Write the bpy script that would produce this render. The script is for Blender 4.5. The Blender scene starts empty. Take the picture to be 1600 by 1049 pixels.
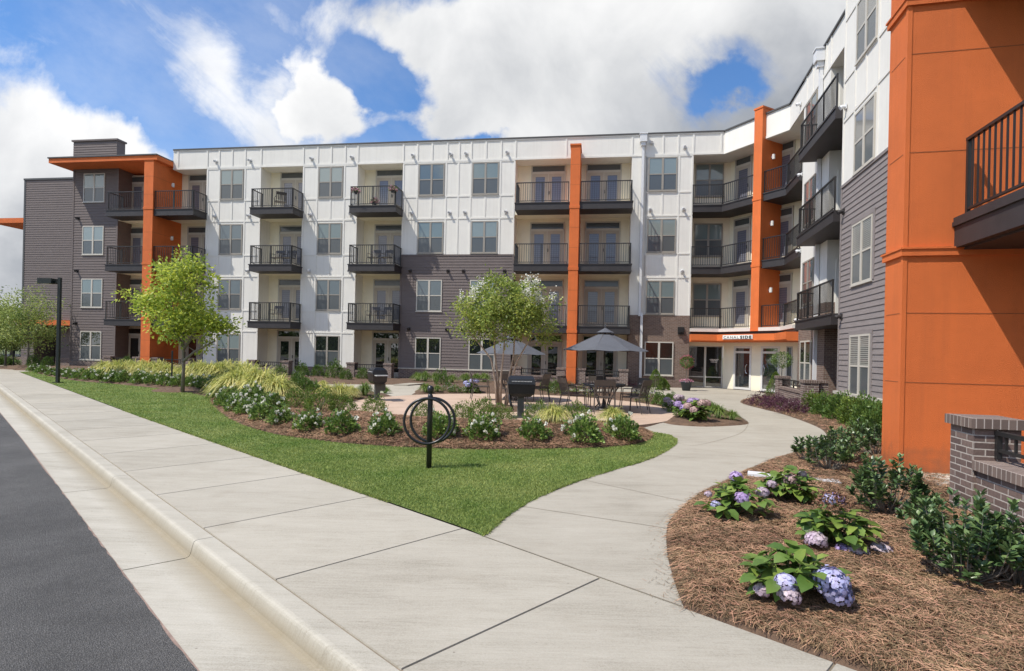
import bpy, math, random
import numpy as np
from mathutils import Vector
random.seed(7)
R = math.radians
sc = bpy.context.scene
col = sc.collection

# ------------------------------------------------------------------ camera
FOC, CX, CY, ROLL, EYE = 880.0, 800.0, 550.0, 0.022, 1.6
cd = bpy.data.cameras.new('camera'); cam = bpy.data.objects.new('camera', cd); col.objects.link(cam)
cam.location = (0, 0, EYE)
from mathutils import Matrix
cam.rotation_euler = (Matrix.Rotation(R(90), 3, 'X') @ Matrix.Rotation(ROLL, 3, 'Z')).to_euler()
cd.sensor_width = 36; cd.lens = 36 * FOC / 1600
cd.shift_y = (CY - 524.5) / 1600
cd.clip_start = 0.05; cd.clip_end = 1500
sc.camera = cam
sc.view_settings.view_transform = 'Standard'
sc.view_settings.look = 'None'
sc.view_settings.gamma = 1
sc.view_settings.exposure = 1.37
sc.render.film_transparent = False

# ------------------------------------------------------------------ sun + sky
SUN = Vector((-.50, -.225, .84)).normalized()
sl = bpy.data.lights.new('sun', 'SUN'); so = bpy.data.objects.new('sun', sl); col.objects.link(so)
sl.energy = 2.05; sl.angle = R(0.55); sl.color = (1, .935, .83)
so.rotation_euler = SUN.to_track_quat('Z', 'Y').to_euler()
world = bpy.data.worlds.new('World'); sc.world = world; world.use_nodes = True
SKY_STR = 0.15; CLOUD = 2.5; SKYC = (.25, .355, .46)
def build_sky():
    nt = world.node_tree; nt.nodes.clear(); N = nt.nodes; L = nt.links
    out = N.new('ShaderNodeOutputWorld'); bg = N.new('ShaderNodeBackground')
    sky = N.new('ShaderNodeTexSky'); sky.sky_type = 'NISHITA'; sky.sun_disc = False
    sky.sun_elevation = math.asin(SUN.z); sky.sun_rotation = math.atan2(SUN.x, SUN.y)
    sky.air_density = 1.0; sky.dust_density = .6; sky.ozone_density = 2.2
    def m(op, a, b=None, c=None, clamp=False):
        n = N.new('ShaderNodeMath'); n.operation = op; n.use_clamp = clamp
        for i, v in enumerate((a, b, c)):
            if v is None: continue
            if isinstance(v, (int, float)): n.inputs[i].default_value = v
            else: L.new(v, n.inputs[i])
        return n.outputs[0]
    def smooth(x, lo, hi, o0=0, o1=1):
        n = N.new('ShaderNodeMapRange'); n.interpolation_type = 'SMOOTHSTEP'; L.new(x, n.inputs[0])
        for i, v in enumerate((lo, hi, o0, o1)): n.inputs[i + 1].default_value = v
        return n.outputs[0]
    tc = N.new('ShaderNodeTexCoord'); sp = N.new('ShaderNodeSeparateXYZ'); L.new(tc.outputs['Generated'], sp.inputs[0])
    ay = m('MAXIMUM', m('ABSOLUTE', sp.outputs[1]), .22)
    u0 = m('DIVIDE', sp.outputs[0], ay); v0 = m('DIVIDE', sp.outputs[2], ay)
    cb = N.new('ShaderNodeCombineXYZ'); L.new(u0, cb.inputs[0]); L.new(v0, cb.inputs[1])
    def noise(scale, detail, rough, off=0, stretch=(1, 1, 1), rot=0, dist=0):
        m1 = N.new('ShaderNodeMapping'); L.new(cb.outputs[0], m1.inputs[0]); m1.inputs['Rotation'].default_value = (0, 0, rot)
        mp = N.new('ShaderNodeMapping'); L.new(m1.outputs[0], mp.inputs[0]); mp.inputs['Location'].default_value = (off, off * .7, off); mp.inputs['Scale'].default_value = stretch
        n = N.new('ShaderNodeTexNoise'); n.inputs['Scale'].default_value = scale; n.inputs['Detail'].default_value = detail
        n.inputs['Roughness'].default_value = rough; n.inputs['Distortion'].default_value = dist
        L.new(mp.outputs[0], n.inputs['Vector']); return n.outputs[0]
    wa = noise(3.4, 8, .55, 21.0); wb = noise(3.4, 8, .55, 35.0)
    u = m('ADD', u0, m('MULTIPLY', m('SUBTRACT', wa, .5), .34)); v = m('ADD', v0, m('MULTIPLY', m('SUBTRACT', wb, .5), .30))
    def blob(cu, cv, ru, rv, ang=0, pw=1.0):
        du = m('SUBTRACT', u, cu); dv = m('SUBTRACT', v, cv); ca, sa = math.cos(ang), math.sin(ang)
        a = m('DIVIDE', m('ADD', m('MULTIPLY', du, ca), m('MULTIPLY', dv, sa)), ru)
        b = m('DIVIDE', m('SUBTRACT', m('MULTIPLY', dv, ca), m('MULTIPLY', du, sa)), rv)
        r2 = m('ADD', m('MULTIPLY', a, a), m('MULTIPLY', b, b))
        return m('MULTIPLY', m('EXPONENT', m('MULTIPLY', r2, -1.0)), pw)
    def add(bl):
        s = bl[0]
        for b in bl[1:]: s = m('ADD', s, b)
        return s
    n1 = noise(4.2, 12, .60, 3.1, dist=.2)
    s = add([blob(-.92, .27, .34, .20, -.40, 1.3), blob(-.66, .20, .24, .15, -.45, .9), blob(-.50, .18, .16, .07, -.2, .7), blob(-.98, .05, .6, .12, 0, .8),
             blob(.02, .52, .22, .14, 0, 1.1), blob(.20, .42, .30, .18, 0, 1.2), blob(.48, .40, .22, .16, 0, .9), blob(.28, .60, .50, .12, 0, 1.0),
             blob(.42, .27, .22, .07, .1, .9), blob(.66, .42, .2, .25, 0, 1), blob(.16, .29, .10, .05, .5, .5), blob(1.4, .5, .7, .4, 0, 1),
             blob(-.41, .465, .035, .06, .2, .7), blob(-.26, .405, .16, .04, -.1, .7), blob(-.08, .39, .14, .035, 0, .6), blob(-.36, .40, .07, .05, 0, .4), blob(-1.9, .5, .6, .3, 0, 1)])
    hole = add([blob(.35, .49, .105, .055, .10, 1.9), blob(.45, .455, .07, .05, 0, 1.2), blob(-.10, .34, .11, .08, -.6, .7), blob(-.5, .36, .25, .06, -.6, .4), blob(-.27, .46, .05, .11, .35, .9)])
    s = m('SUBTRACT', s, hole)
    d1 = m('ADD', s, m('MULTIPLY', m('SUBTRACT', n1, .5), 1.9)); c1 = smooth(d1, .30, .78)
    n2 = noise(6.0, 12, .64, 8.3, (.45, 1.45, 1), R(42), .5)
    w = add([blob(-.62, .55, .30, .05, -.75, .8), blob(-.45, .42, .30, .06, -.85, .95), blob(-.42, .58, .17, .04, -.5, .95), blob(-.36, .37, .16, .045, -.5, .6), blob(-.34, .24, .2, .05, -.3, .5), blob(-.90, .52, .34, .045, -.12, .6)])
    d2 = m('ADD', w, m('MULTIPLY', m('SUBTRACT', n2, .5), 3.0)); c2 = smooth(d2, .42, 2.05, 0, .9)
    veil = smooth(noise(2.6, 9, .62, 44.0, (.7, 1.2, 1), R(30)), .40, .72, 0, .5)
    soft = smooth(m('ADD', blob(.37, .485, .12, .07, .1), m('MULTIPLY', m('SUBTRACT', n2, .5), 1.2)), .25, .95)
    cov = m('MAXIMUM', m('MULTIPLY', m('MAXIMUM', c1, c2), m('SUBTRACT', 1, m('MULTIPLY', soft, .8))), m('MULTIPLY', veil, .45))
    hz = N.new('ShaderNodeMapRange'); L.new(sp.outputs[2], hz.inputs[0]); hz.inputs[1].default_value = .34; hz.inputs[2].default_value = .02
    hz.inputs[3].default_value = 0; hz.inputs[4].default_value = .8
    cov = m('MAXIMUM', cov, hz.outputs[0])
    # shading of the cloud bellies: thick parts are greyer, modulated by billows
    n3 = noise(3.0, 10, .55, 12.4, dist=.3)
    belly = add([blob(.33, .42, .26, .13, -.1, .95), blob(.12, .50, .12, .10, 0, .25), blob(-.90, .12, .5, .10, 0, .8), blob(.60, .36, .25, .18, 0, .8), blob(-.7, .24, .16, .06, -.4, .25)])
    gfac = m('ADD', m('MULTIPLY', belly, .52), m('MULTIPLY', m('SUBTRACT', n3, .40), 1.7), clamp=True)
    cr = N.new('ShaderNodeValToRGB'); L.new(gfac, cr.inputs[0])
    cr.color_ramp.elements[0].position = .0; cr.color_ramp.elements[0].color = (1, 1, 1, 1)
    cr.color_ramp.elements[1].position = .9; cr.color_ramp.elements[1].color = (.36, .39, .44, 1)
    cs = N.new('ShaderNodeVectorMath'); cs.operation = 'SCALE'; L.new(cr.outputs[0], cs.inputs[0])
    dp = N.new('ShaderNodeVectorMath'); dp.operation = 'DOT_PRODUCT'; L.new(tc.outputs['Generated'], dp.inputs[0]); dp.inputs[1].default_value = tuple(SUN)   # clouds are brighter round the sun
    gl = m('MULTIPLY', m('POWER', m('MAXIMUM', dp.outputs['Value'], 0), 3), 2.4); L.new(m('MULTIPLY', m('ADD', gl, 1), CLOUD), cs.inputs['Scale'])
    hs = N.new('ShaderNodeVectorMath'); hs.operation = 'MULTIPLY'; L.new(sky.outputs[0], hs.inputs[0]); hs.inputs[1].default_value = SKYC
    mx = N.new('ShaderNodeMixRGB'); L.new(cov, mx.inputs[0]); L.new(hs.outputs[0], mx.inputs[1]); L.new(cs.outputs[0], mx.inputs[2])
    L.new(mx.outputs[0], bg.inputs[0]); bg.inputs[1].default_value = SKY_STR
    L.new(bg.outputs[0], out.inputs[0])
build_sky()

# ------------------------------------------------------------------ survey helpers (image survey of the site -> metres)
def ray(px, py):
    a = (px - CX) / FOC; b = (py - CY) / FOC
    return a * math.cos(ROLL) + b * math.sin(ROLL), a * math.sin(ROLL) - b * math.cos(ROLL)
def G(px, py, z=0.0):
    u, v = ray(px, py); Y = (z - EYE) / v
    return (u * Y, Y)

class Frame:
    """vertical facade frame: local x runs along the wall, local -y points out of it"""
    def __init__(s, ox, oy, ang): s.ox, s.oy, s.a = ox, oy, ang; s.c, s.s_ = math.cos(ang), math.sin(ang)
    def P(s, x, d=0, z=0): return Vector((s.ox + s.c * x + s.s_ * d, s.oy + s.s_ * x - s.c * d, z))
    def S(s, px, py, d=0):
        u, v = ray(px, py); o = s.P(0, d)
        # o + x*e = (u*Y, Y)
        x = (u * o.y - o.x) / (s.c - u * s.s_); return x
M = Frame(0, 29.42, math.atan(-.149))
T = Frame(5.30, 7.67, math.atan(-.2271))
RW = Frame(11.53, 24.84, math.atan2(-.9752, -.2215))
P1 = Vector((10.28, 27.89)); P2 = Vector((11.99, 24.74))
CH = Frame(P1.x, P1.y, math.atan2(P2.y - P1.y, P2.x - P1.x)); CHL = (P2 - P1).length

# ------------------------------------------------------------------ materials
MATS = {}
def nodes(name):
    m = bpy.data.materials.new(name); m.use_nodes = True
    nt = m.node_tree; b = nt.nodes['Principled BSDF']; MATS[name] = m
    return m, nt, b
def setv(b, k, v):
    if k in b.inputs: b.inputs[k].default_value = v
def mat(name, c, rough=.6, var=.12, scale=6, bump=0, bscale=60, metal=0, spec=.5, c2=None, stretch=(1, 1, 1), island=0, trans=0, coord='Object', detail=5):
    m, nt, b = nodes(name); N = nt.nodes; L = nt.links
    setv(b, 'Roughness', rough); setv(b, 'Metallic', metal); setv(b, 'Specular IOR Level', spec)
    tc = N.new('ShaderNodeTexCoord'); mp = N.new('ShaderNodeMapping'); mp.inputs['Scale'].default_value = stretch
    L.new(tc.outputs[coord], mp.inputs[0])
    n = N.new('ShaderNodeTexNoise'); n.inputs['Scale'].default_value = scale; n.inputs['Detail'].default_value = detail; n.inputs['Roughness'].default_value = .6
    L.new(mp.outputs[0], n.inputs['Vector'])
    cr = N.new('ShaderNodeValToRGB'); L.new(n.outputs[0], cr.inputs[0])
    e = cr.color_ramp.elements; e[0].position = .3; e[1].position = .7
    lo = [x * (1 - var) for x in c]; hi = [min(1, x * (1 + var)) for x in c] if c2 is None else c2
    if c2 is not None: lo = c
    e[0].color = (*lo, 1); e[1].color = (*hi, 1)
    src = cr.outputs[0]
    if island:
        gi = N.new('ShaderNodeNewGeometry'); hsv = N.new('ShaderNodeHueSaturation'); L.new(src, hsv.inputs['Color'])
        mr = N.new('ShaderNodeMapRange'); L.new(gi.outputs['Random Per Island'], mr.inputs[0]); mr.inputs[3].default_value = 1 - island; mr.inputs[4].default_value = 1 + island
        L.new(mr.outputs[0], hsv.inputs['Value'])
        mm = N.new('ShaderNodeMath'); mm.operation = 'MULTIPLY_ADD'; L.new(gi.outputs['Random Per Island'], mm.inputs[0]); mm.inputs[1].default_value = -.05; mm.inputs[2].default_value = .525
        L.new(mm.outputs[0], hsv.inputs['Hue']); src = hsv.outputs[0]
    L.new(src, b.inputs['Base Color'])
    if bump:
        n2 = N.new('ShaderNodeTexNoise'); n2.inputs['Scale'].default_value = bscale; n2.inputs['Detail'].default_value = 6
        L.new(mp.outputs[0], n2.inputs['Vector']); bp = N.new('ShaderNodeBump'); bp.inputs['Strength'].default_value = bump; bp.inputs['Distance'].default_value = .02
        L.new(n2.outputs[0], bp.inputs['Height']); L.new(bp.outputs[0], b.inputs['Normal'])
    if trans:
        tr = N.new('ShaderNodeBsdfTranslucent'); L.new(src, tr.inputs[0]); ms = N.new('ShaderNodeMixShader'); ms.inputs[0].default_value = trans
        out = N['Material Output']; L.new(b.outputs[0], ms.inputs[1]); L.new(tr.outputs[0], ms.inputs[2]); L.new(ms.outputs[0], out.inputs[0])
    return m
def brick(name, c1, c2, mortar):
    m, nt, b = nodes(name); N = nt.nodes; L = nt.links
    uv = N.new('ShaderNodeUVMap'); bt = N.new('ShaderNodeTexBrick'); L.new(uv.outputs[0], bt.inputs[0])
    bt.inputs['Color1'].default_value = (*c1, 1); bt.inputs['Color2'].default_value = (*c2, 1); bt.inputs['Mortar'].default_value = (*mortar, 1)
    bt.inputs['Scale'].default_value = 1; bt.inputs['Mortar Size'].default_value = .0075; bt.inputs['Mortar Smooth'].default_value = .3
    bt.inputs['Bias'].default_value = 0; bt.inputs['Brick Width'].default_value = .203; bt.inputs['Row Height'].default_value = .0677
    n = N.new('ShaderNodeTexNoise'); n.inputs['Scale'].default_value = 35; n.inputs['Detail'].default_value = 6; L.new(uv.outputs[0], n.inputs['Vector'])
    mr = N.new('ShaderNodeMapRange'); L.new(n.outputs[0], mr.inputs[0]); mr.inputs[1].default_value = .25; mr.inputs[2].default_value = .75; mr.inputs[3].default_value = .78; mr.inputs[4].default_value = 1.2
    vm = N.new('ShaderNodeVectorMath'); vm.operation = 'SCALE'; L.new(bt.outputs[0], vm.inputs[0]); L.new(mr.outputs[0], vm.inputs['Scale'])
    L.new(vm.outputs[0], b.inputs['Base Color']); setv(b, 'Roughness', .9)
    bp = N.new('ShaderNodeBump'); bp.inputs['Strength'].default_value = .7; bp.inputs['Distance'].default_value = .008; bp.invert = True
    L.new(bt.outputs['Fac'], bp.inputs['Height']); L.new(bp.outputs[0], b.inputs['Normal'])
    return m
mat('white_panel', (.75, .73, .675), .7, .035, 1.2, .15, 90)
mat('white_trim', (.74, .72, .665), .6, .03, 3)
mat('cream_wall', (.86, .80, .63), .7, .05, 1.5, .1, 80)
mat('gray_siding', (.150, .122, .115), .75, .10, 1.6, .3, 120, stretch=(1, 1, 6))
mat('wing_siding', (.235, .205, .198), .72, .10, 1.8, .3, 120, stretch=(1, 1, 6))
mat('orange_stucco', (.66, .152, .032), .78, .10, 1.1, .6, 110)
def weather(name, base, streak, dirt):
    m, nt = MATS[name], MATS[name].node_tree; N = nt.nodes; L = nt.links; b = N['Principled BSDF']; src = b.inputs['Base Color'].links[0].from_socket
    tc = N.new('ShaderNodeTexCoord'); mp = N.new('ShaderNodeMapping'); L.new(tc.outputs['Object'], mp.inputs[0]); mp.inputs['Scale'].default_value = (3.5, 3.5, .16)
    n = N.new('ShaderNodeTexNoise'); n.inputs['Scale'].default_value = 1.8; n.inputs['Detail'].default_value = 8; n.inputs['Roughness'].default_value = .7; L.new(mp.outputs[0], n.inputs['Vector'])
    mr = N.new('ShaderNodeMapRange'); L.new(n.outputs[0], mr.inputs[0]); mr.inputs[1].default_value = .48; mr.inputs[2].default_value = .80; mr.inputs[4].default_value = streak
    mx = N.new('ShaderNodeMixRGB'); L.new(mr.outputs[0], mx.inputs[0]); L.new(src, mx.inputs[1]); mx.inputs[2].default_value = (*base, 1)
    sp = N.new('ShaderNodeSeparateXYZ'); L.new(tc.outputs['Object'], sp.inputs[0]); n2 = N.new('ShaderNodeTexNoise'); n2.inputs['Scale'].default_value = 7; n2.inputs['Detail'].default_value = 8; L.new(tc.outputs['Object'], n2.inputs['Vector'])
    ad = N.new('ShaderNodeMath'); ad.operation = 'MULTIPLY_ADD'; L.new(n2.outputs[0], ad.inputs[0]); ad.inputs[1].default_value = -.8; L.new(sp.outputs[2], ad.inputs[2])
    m2 = N.new('ShaderNodeMapRange'); L.new(ad.outputs[0], m2.inputs[0]); m2.inputs[1].default_value = .08; m2.inputs[2].default_value = -.35; m2.inputs[4].default_value = dirt
    mx2 = N.new('ShaderNodeMixRGB'); L.new(m2.outputs[0], mx2.inputs[0]); L.new(mx.outputs[0], mx2.inputs[1]); mx2.inputs[2].default_value = (.16, .09, .05, 1); L.new(mx2.outputs[0], b.inputs['Base Color'])
weather('orange_stucco', (.44, .11, .03), .35, .55); weather('white_panel', (.50, .47, .41), .28, 0)
mat('orange_joint', (.33, .09, .025), .8, .05)
mat('charcoal', (.032, .028, .029), .55, .15, 4, .1, 60)
mat('rail_black', (.020, .019, .019), .42, .1, 8)
mat('coping', (.07, .068, .066), .5, .1)
mat('frame_taupe', (.30, .275, .235), .5, .05)
mat('frame_light', (.52, .49, .43), .5, .04)
mat('door_tan', (.44, .39, .32), .55, .05)
mat('downspout_white', (.66, .67, .68), .4, .04)
mat('fascia_white', (.62, .60, .56), .5, .04)
mat('roof_membrane', (.3, .3, .29), .9, .1)
mat('bounce_concrete', (.50, .47, .41), .85, .08, 3)
mat('concrete_trim', (.46, .43, .37), .85, .1, 5, .2, 60)
brick('brick_brown', (.135, .085, .066), (.20, .130, .100), (.27, .235, .20))
brick('brick_dark', (.100, .066, .058), (.190, .132, .112), (.42, .37, .33))
def rowlock(name):
    m, nt, b = nodes(name); N = nt.nodes; L = nt.links
    uv = N.new('ShaderNodeUVMap'); bt = N.new('ShaderNodeTexBrick'); L.new(uv.outputs[0], bt.inputs[0]); bt.offset = 0
    bt.inputs['Color1'].default_value = (.12, .085, .072, 1); bt.inputs['Color2'].default_value = (.20, .145, .12, 1); bt.inputs['Mortar'].default_value = (.42, .36, .32, 1)
    bt.inputs['Scale'].default_value = 1; bt.inputs['Mortar Size'].default_value = .005; bt.inputs['Brick Width'].default_value = .068; bt.inputs['Row Height'].default_value = 9
    L.new(bt.outputs[0], b.inputs['Base Color']); setv(b, 'Roughness', .9)
    bp = N.new('ShaderNodeBump'); bp.inputs['Strength'].default_value = .6; bp.inputs['Distance'].default_value = .006; bp.invert = True
    L.new(bt.outputs['Fac'], bp.inputs['Height']); L.new(bp.outputs[0], b.inputs['Normal'])
rowlock('brick_rowlock')
def glass(name, c, rough=.04, ior=1.75, slats=0, c2=None, see=0):
    m, nt, b = nodes(name); N = nt.nodes; L = nt.links
    setv(b, 'Roughness', rough); setv(b, 'IOR', ior); b.inputs['Base Color'].default_value = (*c, 1)
    uv = N.new('ShaderNodeUVMap')
    nz = N.new('ShaderNodeTexNoise'); nz.inputs['Scale'].default_value = 1.3; nz.inputs['Detail'].default_value = 2
    L.new(N.new('ShaderNodeTexCoord').outputs['Object'], nz.inputs['Vector'])
    bp = N.new('ShaderNodeBump'); bp.inputs['Strength'].default_value = .12; bp.inputs['Distance'].default_value = .02
    L.new(nz.outputs[0], bp.inputs['Height']); L.new(bp.outputs[0], b.inputs['Normal'])
    if slats:
        sp = N.new('ShaderNodeSeparateXYZ'); L.new(uv.outputs[0], sp.inputs[0])
        f = N.new('ShaderNodeMath'); f.operation = 'MULTIPLY'; L.new(sp.outputs[1], f.inputs[0]); f.inputs[1].default_value = slats
        fr = N.new('ShaderNodeMath'); fr.operation = 'FRACT'; L.new(f.outputs[0], fr.inputs[0])
        cr = N.new('ShaderNodeValToRGB'); L.new(fr.outputs[0], cr.inputs[0])
        cr.color_ramp.elements[0].position = .25; cr.color_ramp.elements[0].color = (*c2, 1)
        cr.color_ramp.elements[1].position = .45; cr.color_ramp.elements[1].color = (*c, 1)
        L.new(cr.outputs[0], b.inputs['Base Color'])
    return m
glass('glass_screen', (.088, .100, .105), .14, 1.6)
glass('glass_blind', (.17, .225, .230), .05, 1.8, 22, (.13, .175, .18))
glass('glass_blind2', (.24, .29, .28), .05, 1.8, 16, (.17, .21, .21))
glass('glass_blind3', (.11, .15, .17), .04, 1.85, 30, (.08, .11, .12))
glass('glass_blind_white', (.34, .33, .30), .05, 1.6, 18, (.05, .055, .05))
glass('glass_dark', (.014, .017, .017), .02, 2.3)
glass('glass_entry', (.03, .04, .045), .02, 3.6)
glass('glass_door', (.16, .165, .20), .06, 1.7, 9, (.12, .125, .16))
def conc(name, c, joint_dir=0, warm=0):
    m, nt, b = nodes(name); N = nt.nodes; L = nt.links
    tc = N.new('ShaderNodeTexCoord'); mp = N.new('ShaderNodeMapping'); L.new(tc.outputs['Object'], mp.inputs[0])
    mp.inputs['Rotation'].default_value = (0, 0, joint_dir); mp.inputs['Scale'].default_value = (1.2, 22, 1)
    def nz(vec, s, d, r=.6):
        n = N.new('ShaderNodeTexNoise'); n.inputs['Scale'].default_value = s; n.inputs['Detail'].default_value = d; n.inputs['Roughness'].default_value = r
        if vec: L.new(vec, n.inputs['Vector'])
        return n.outputs[0]
    broom = nz(mp.outputs[0], 3, 6); big = nz(tc.outputs['Object'], .55, 7, .65); fine = nz(tc.outputs['Object'], 95, 5, .8)
    mp2 = N.new('ShaderNodeMapping'); L.new(tc.outputs['Object'], mp2.inputs[0]); mp2.inputs['Rotation'].default_value = (0, 0, joint_dir); mp2.inputs['Scale'].default_value = (.5, 3.2, 1)
    streak = nz(mp2.outputs[0], 1.6, 8, .7)
    def mm(op, a, bb):
        n = N.new('ShaderNodeMath'); n.operation = op
        for i, v in enumerate((a, bb)):
            if isinstance(v, (int, float)): n.inputs[i].default_value = v
            else: L.new(v, n.inputs[i])
        return n.outputs[0]
    f = mm('ADD', mm('MULTIPLY', broom, .22), mm('ADD', mm('MULTIPLY', big, .38), mm('ADD', mm('MULTIPLY', streak, .32), mm('MULTIPLY', fine, .42))))
    cr = N.new('ShaderNodeValToRGB'); L.new(f, cr.inputs[0]); e = cr.color_ramp.elements
    e[0].position = .50; e[0].color = (c[0] * .62, c[1] * .60, c[2] * .56, 1); e[1].position = .83; e[1].color = (c[0] * 1.17, c[1] * 1.17, c[2] * 1.17, 1)
    k = cr.color_ramp.elements.new(.655); k.color = (c[0] * .97, c[1] * .96, c[2] * .94, 1)
    src = cr.outputs[0]
    if warm:      # grime along the kerb line; the kerb face also has shade painted in
        sx = N.new('ShaderNodeSeparateXYZ'); L.new(tc.outputs['Object'], sx.inputs[0])
        k = mm('ADD', mm('MULTIPLY', sx.outputs[0], .701), mm('MULTIPLY', sx.outputs[1], .713))
        if warm == 1: a_ = N.new('ShaderNodeMapRange'); L.new(k, a_.inputs[0]); a_.inputs[1].default_value = 1.22; a_.inputs[2].default_value = 1.45
        else: a_ = N.new('ShaderNodeMapRange'); L.new(sx.outputs[2], a_.inputs[0]); a_.inputs[1].default_value = -.01; a_.inputs[2].default_value = -.10
        f2 = mm('MULTIPLY', a_.outputs[0], mm('MULTIPLY', mm('ADD', streak, big), .62)); mx = N.new('ShaderNodeMixRGB'); L.new(f2, mx.inputs[0]); L.new(src, mx.inputs[1]); mx.inputs[2].default_value = (.20, .155, .085, 1); src = mx.outputs[0]
    # slab to slab difference and odd stains
    gi = N.new('ShaderNodeNewGeometry'); ir = N.new('ShaderNodeMapRange'); L.new(gi.outputs['Random Per Island'], ir.inputs[0]); ir.inputs[3].default_value = .93 if not warm else 1; ir.inputs[4].default_value = 1.05 if not warm else 1
    vs = N.new('ShaderNodeVectorMath'); vs.operation = 'SCALE'; L.new(src, vs.inputs[0]); L.new(ir.outputs[0], vs.inputs['Scale']); src = vs.outputs[0]
    stn = nz(tc.outputs['Object'], 1.7, 3, .5); sr = N.new('ShaderNodeMapRange'); L.new(stn, sr.inputs[0]); sr.inputs[1].default_value = .62; sr.inputs[2].default_value = .74; sr.inputs[3].default_value = 0; sr.inputs[4].default_value = .22
    mx3 = N.new('ShaderNodeMixRGB'); L.new(sr.outputs[0], mx3.inputs[0]); L.new(src, mx3.inputs[1]); mx3.inputs[2].default_value = (c[0] * .62, c[1] * .56, c[2] * .48, 1); src = mx3.outputs[0]
    sp_ = N.new('ShaderNodeTexVoronoi'); sp_.inputs['Scale'].default_value = 5; L.new(tc.outputs['Object'], sp_.inputs['Vector']); lt_ = N.new('ShaderNodeMath'); lt_.operation = 'LESS_THAN'; L.new(sp_.outputs['Distance'], lt_.inputs[0]); lt_.inputs[1].default_value = .035
    mx4 = N.new('ShaderNodeMixRGB'); L.new(mm('MULTIPLY', lt_.outputs[0], .5), mx4.inputs[0]); L.new(src, mx4.inputs[1]); mx4.inputs[2].default_value = (.12, .10, .08, 1); src = mx4.outputs[0]
    L.new(src, b.inputs['Base Color']); setv(b, 'Roughness', .9); setv(b, 'Specular IOR Level', .3)
    bp = N.new('ShaderNodeBump'); bp.inputs['Strength'].default_value = .35; bp.inputs['Distance'].default_value = .006
    L.new(mm('ADD', broom, mm('MULTIPLY', fine, .5)), bp.inputs['Height']); L.new(bp.outputs[0], b.inputs['Normal'])
    return m
conc('sidewalk_concrete', (.372, .345, .292), R(45))
conc('path_concrete', (.38, .352, .298), R(20))
conc('kerb_concrete', (.41, .385, .33), R(-45), 2)
conc('gutter_concrete', (.43, .405, .35), R(-45), 1)
conc('patio_concrete', (.46, .345, .27), R(10))
mat('joint_dirt', (.20, .165, .12), .95, .2, 8)
mat('gutter_line', (.24, .17, .14), .9, .3, 9)
def asphalt():
    m, nt, b = nodes('asphalt'); N = nt.nodes; L = nt.links
    tc = N.new('ShaderNodeTexCoord')
    v = N.new('ShaderNodeTexVoronoi'); v.inputs['Scale'].default_value = 140; L.new(tc.outputs['Object'], v.inputs['Vector'])
    n = N.new('ShaderNodeTexNoise'); n.inputs['Scale'].default_value = .8; n.inputs['Detail'].default_value = 8; n.inputs['Roughness'].default_value = .7; L.new(tc.outputs['Object'], n.inputs['Vector'])
    n2 = N.new('ShaderNodeTexNoise'); n2.inputs['Scale'].default_value = 140; n2.inputs['Detail'].default_value = 3; L.new(tc.outputs['Object'], n2.inputs['Vector'])
    cr = N.new('ShaderNodeValToRGB'); L.new(v.outputs['Distance'], cr.inputs[0]); e = cr.color_ramp.elements
    e[0].color = (.175, .168, .160, 1); e[0].position = .09; e[1].color = (.052, .050, .048, 1); e[1].position = .5
    mr = N.new('ShaderNodeMapRange'); L.new(n.outputs[0], mr.inputs[0]); mr.inputs[1].default_value = .3; mr.inputs[2].default_value = .7; mr.inputs[3].default_value = .66; mr.inputs[4].default_value = 1.5
    mr2 = N.new('ShaderNodeMapRange'); L.new(n2.outputs[0], mr2.inputs[0]); mr2.inputs[1].default_value = .3; mr2.inputs[2].default_value = .7; mr2.inputs[3].default_value = .6; mr2.inputs[4].default_value = 1.5
    s1 = N.new('ShaderNodeVectorMath'); s1.operation = 'SCALE'; L.new(cr.outputs[0], s1.inputs[0]); L.new(mr.outputs[0], s1.inputs['Scale'])
    s2 = N.new('ShaderNodeVectorMath'); s2.operation = 'SCALE'; L.new(s1.outputs[0], s2.inputs[0]); L.new(mr2.outputs[0], s2.inputs['Scale'])
    L.new(s2.outputs[0], b.inputs['Base Color']); setv(b, 'Roughness', .85)
    bp = N.new('ShaderNodeBump'); bp.inputs['Strength'].default_value = .9; bp.inputs['Distance'].default_value = .008; L.new(v.outputs['Distance'], bp.inputs['Height']); bp.invert = True
    L.new(bp.outputs[0], b.inputs['Normal'])
asphalt()
mat('lawn_green', (.09, .17, .026), .9, .3, 1.2, .6, 90, c2=(.19, .22, .07), detail=10)
mat('blade_green', (.14, .235, .038), .7, .2, 1.0, island=.40, trans=.35, c2=(.33, .375, .115), detail=10)
mat('mulch_brown', (.075, .045, .028), .95, .3, 9, .9, 70, c2=(.17, .105, .066), detail=9)
mat('straw', (.150, .086, .046), .85, .3, 2.5, island=.7, c2=(.37, .235, .13))
mat('far_ground', (.07, .10, .03), .95, .3, .2, c2=(.13, .14, .06))
mat('leaf_rose', (.09, .165, .032), .5, .2, 3, island=.5, trans=.25, c2=(.23, .34, .08))
mat('leaf_shrub', (.065, .130, .022), .5, .2, 3, island=.4, trans=.25, c2=(.15, .24, .05))
mat('leaf_dark', (.048, .098, .034), .36, .2, 4, island=.55, trans=.14, c2=(.14, .215, .075))
mat('leaf_hydrangea', (.085, .155, .024), .45, .2, 5, island=.4, trans=.25, c2=(.19, .28, .06))
mat('leaf_yellow', (.30, .36, .06), .55, .2, 3, island=.45, trans=.4, c2=(.74, .68, .27))
mat('leaf_purple', (.060, .018, .034), .5, .2, 3, island=.45, trans=.2, c2=(.13, .045, .075))
mat('leaf_tree', (.30, .42, .05), .5, .2, .9, island=.35, trans=.5, c2=(.54, .60, .11))
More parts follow.
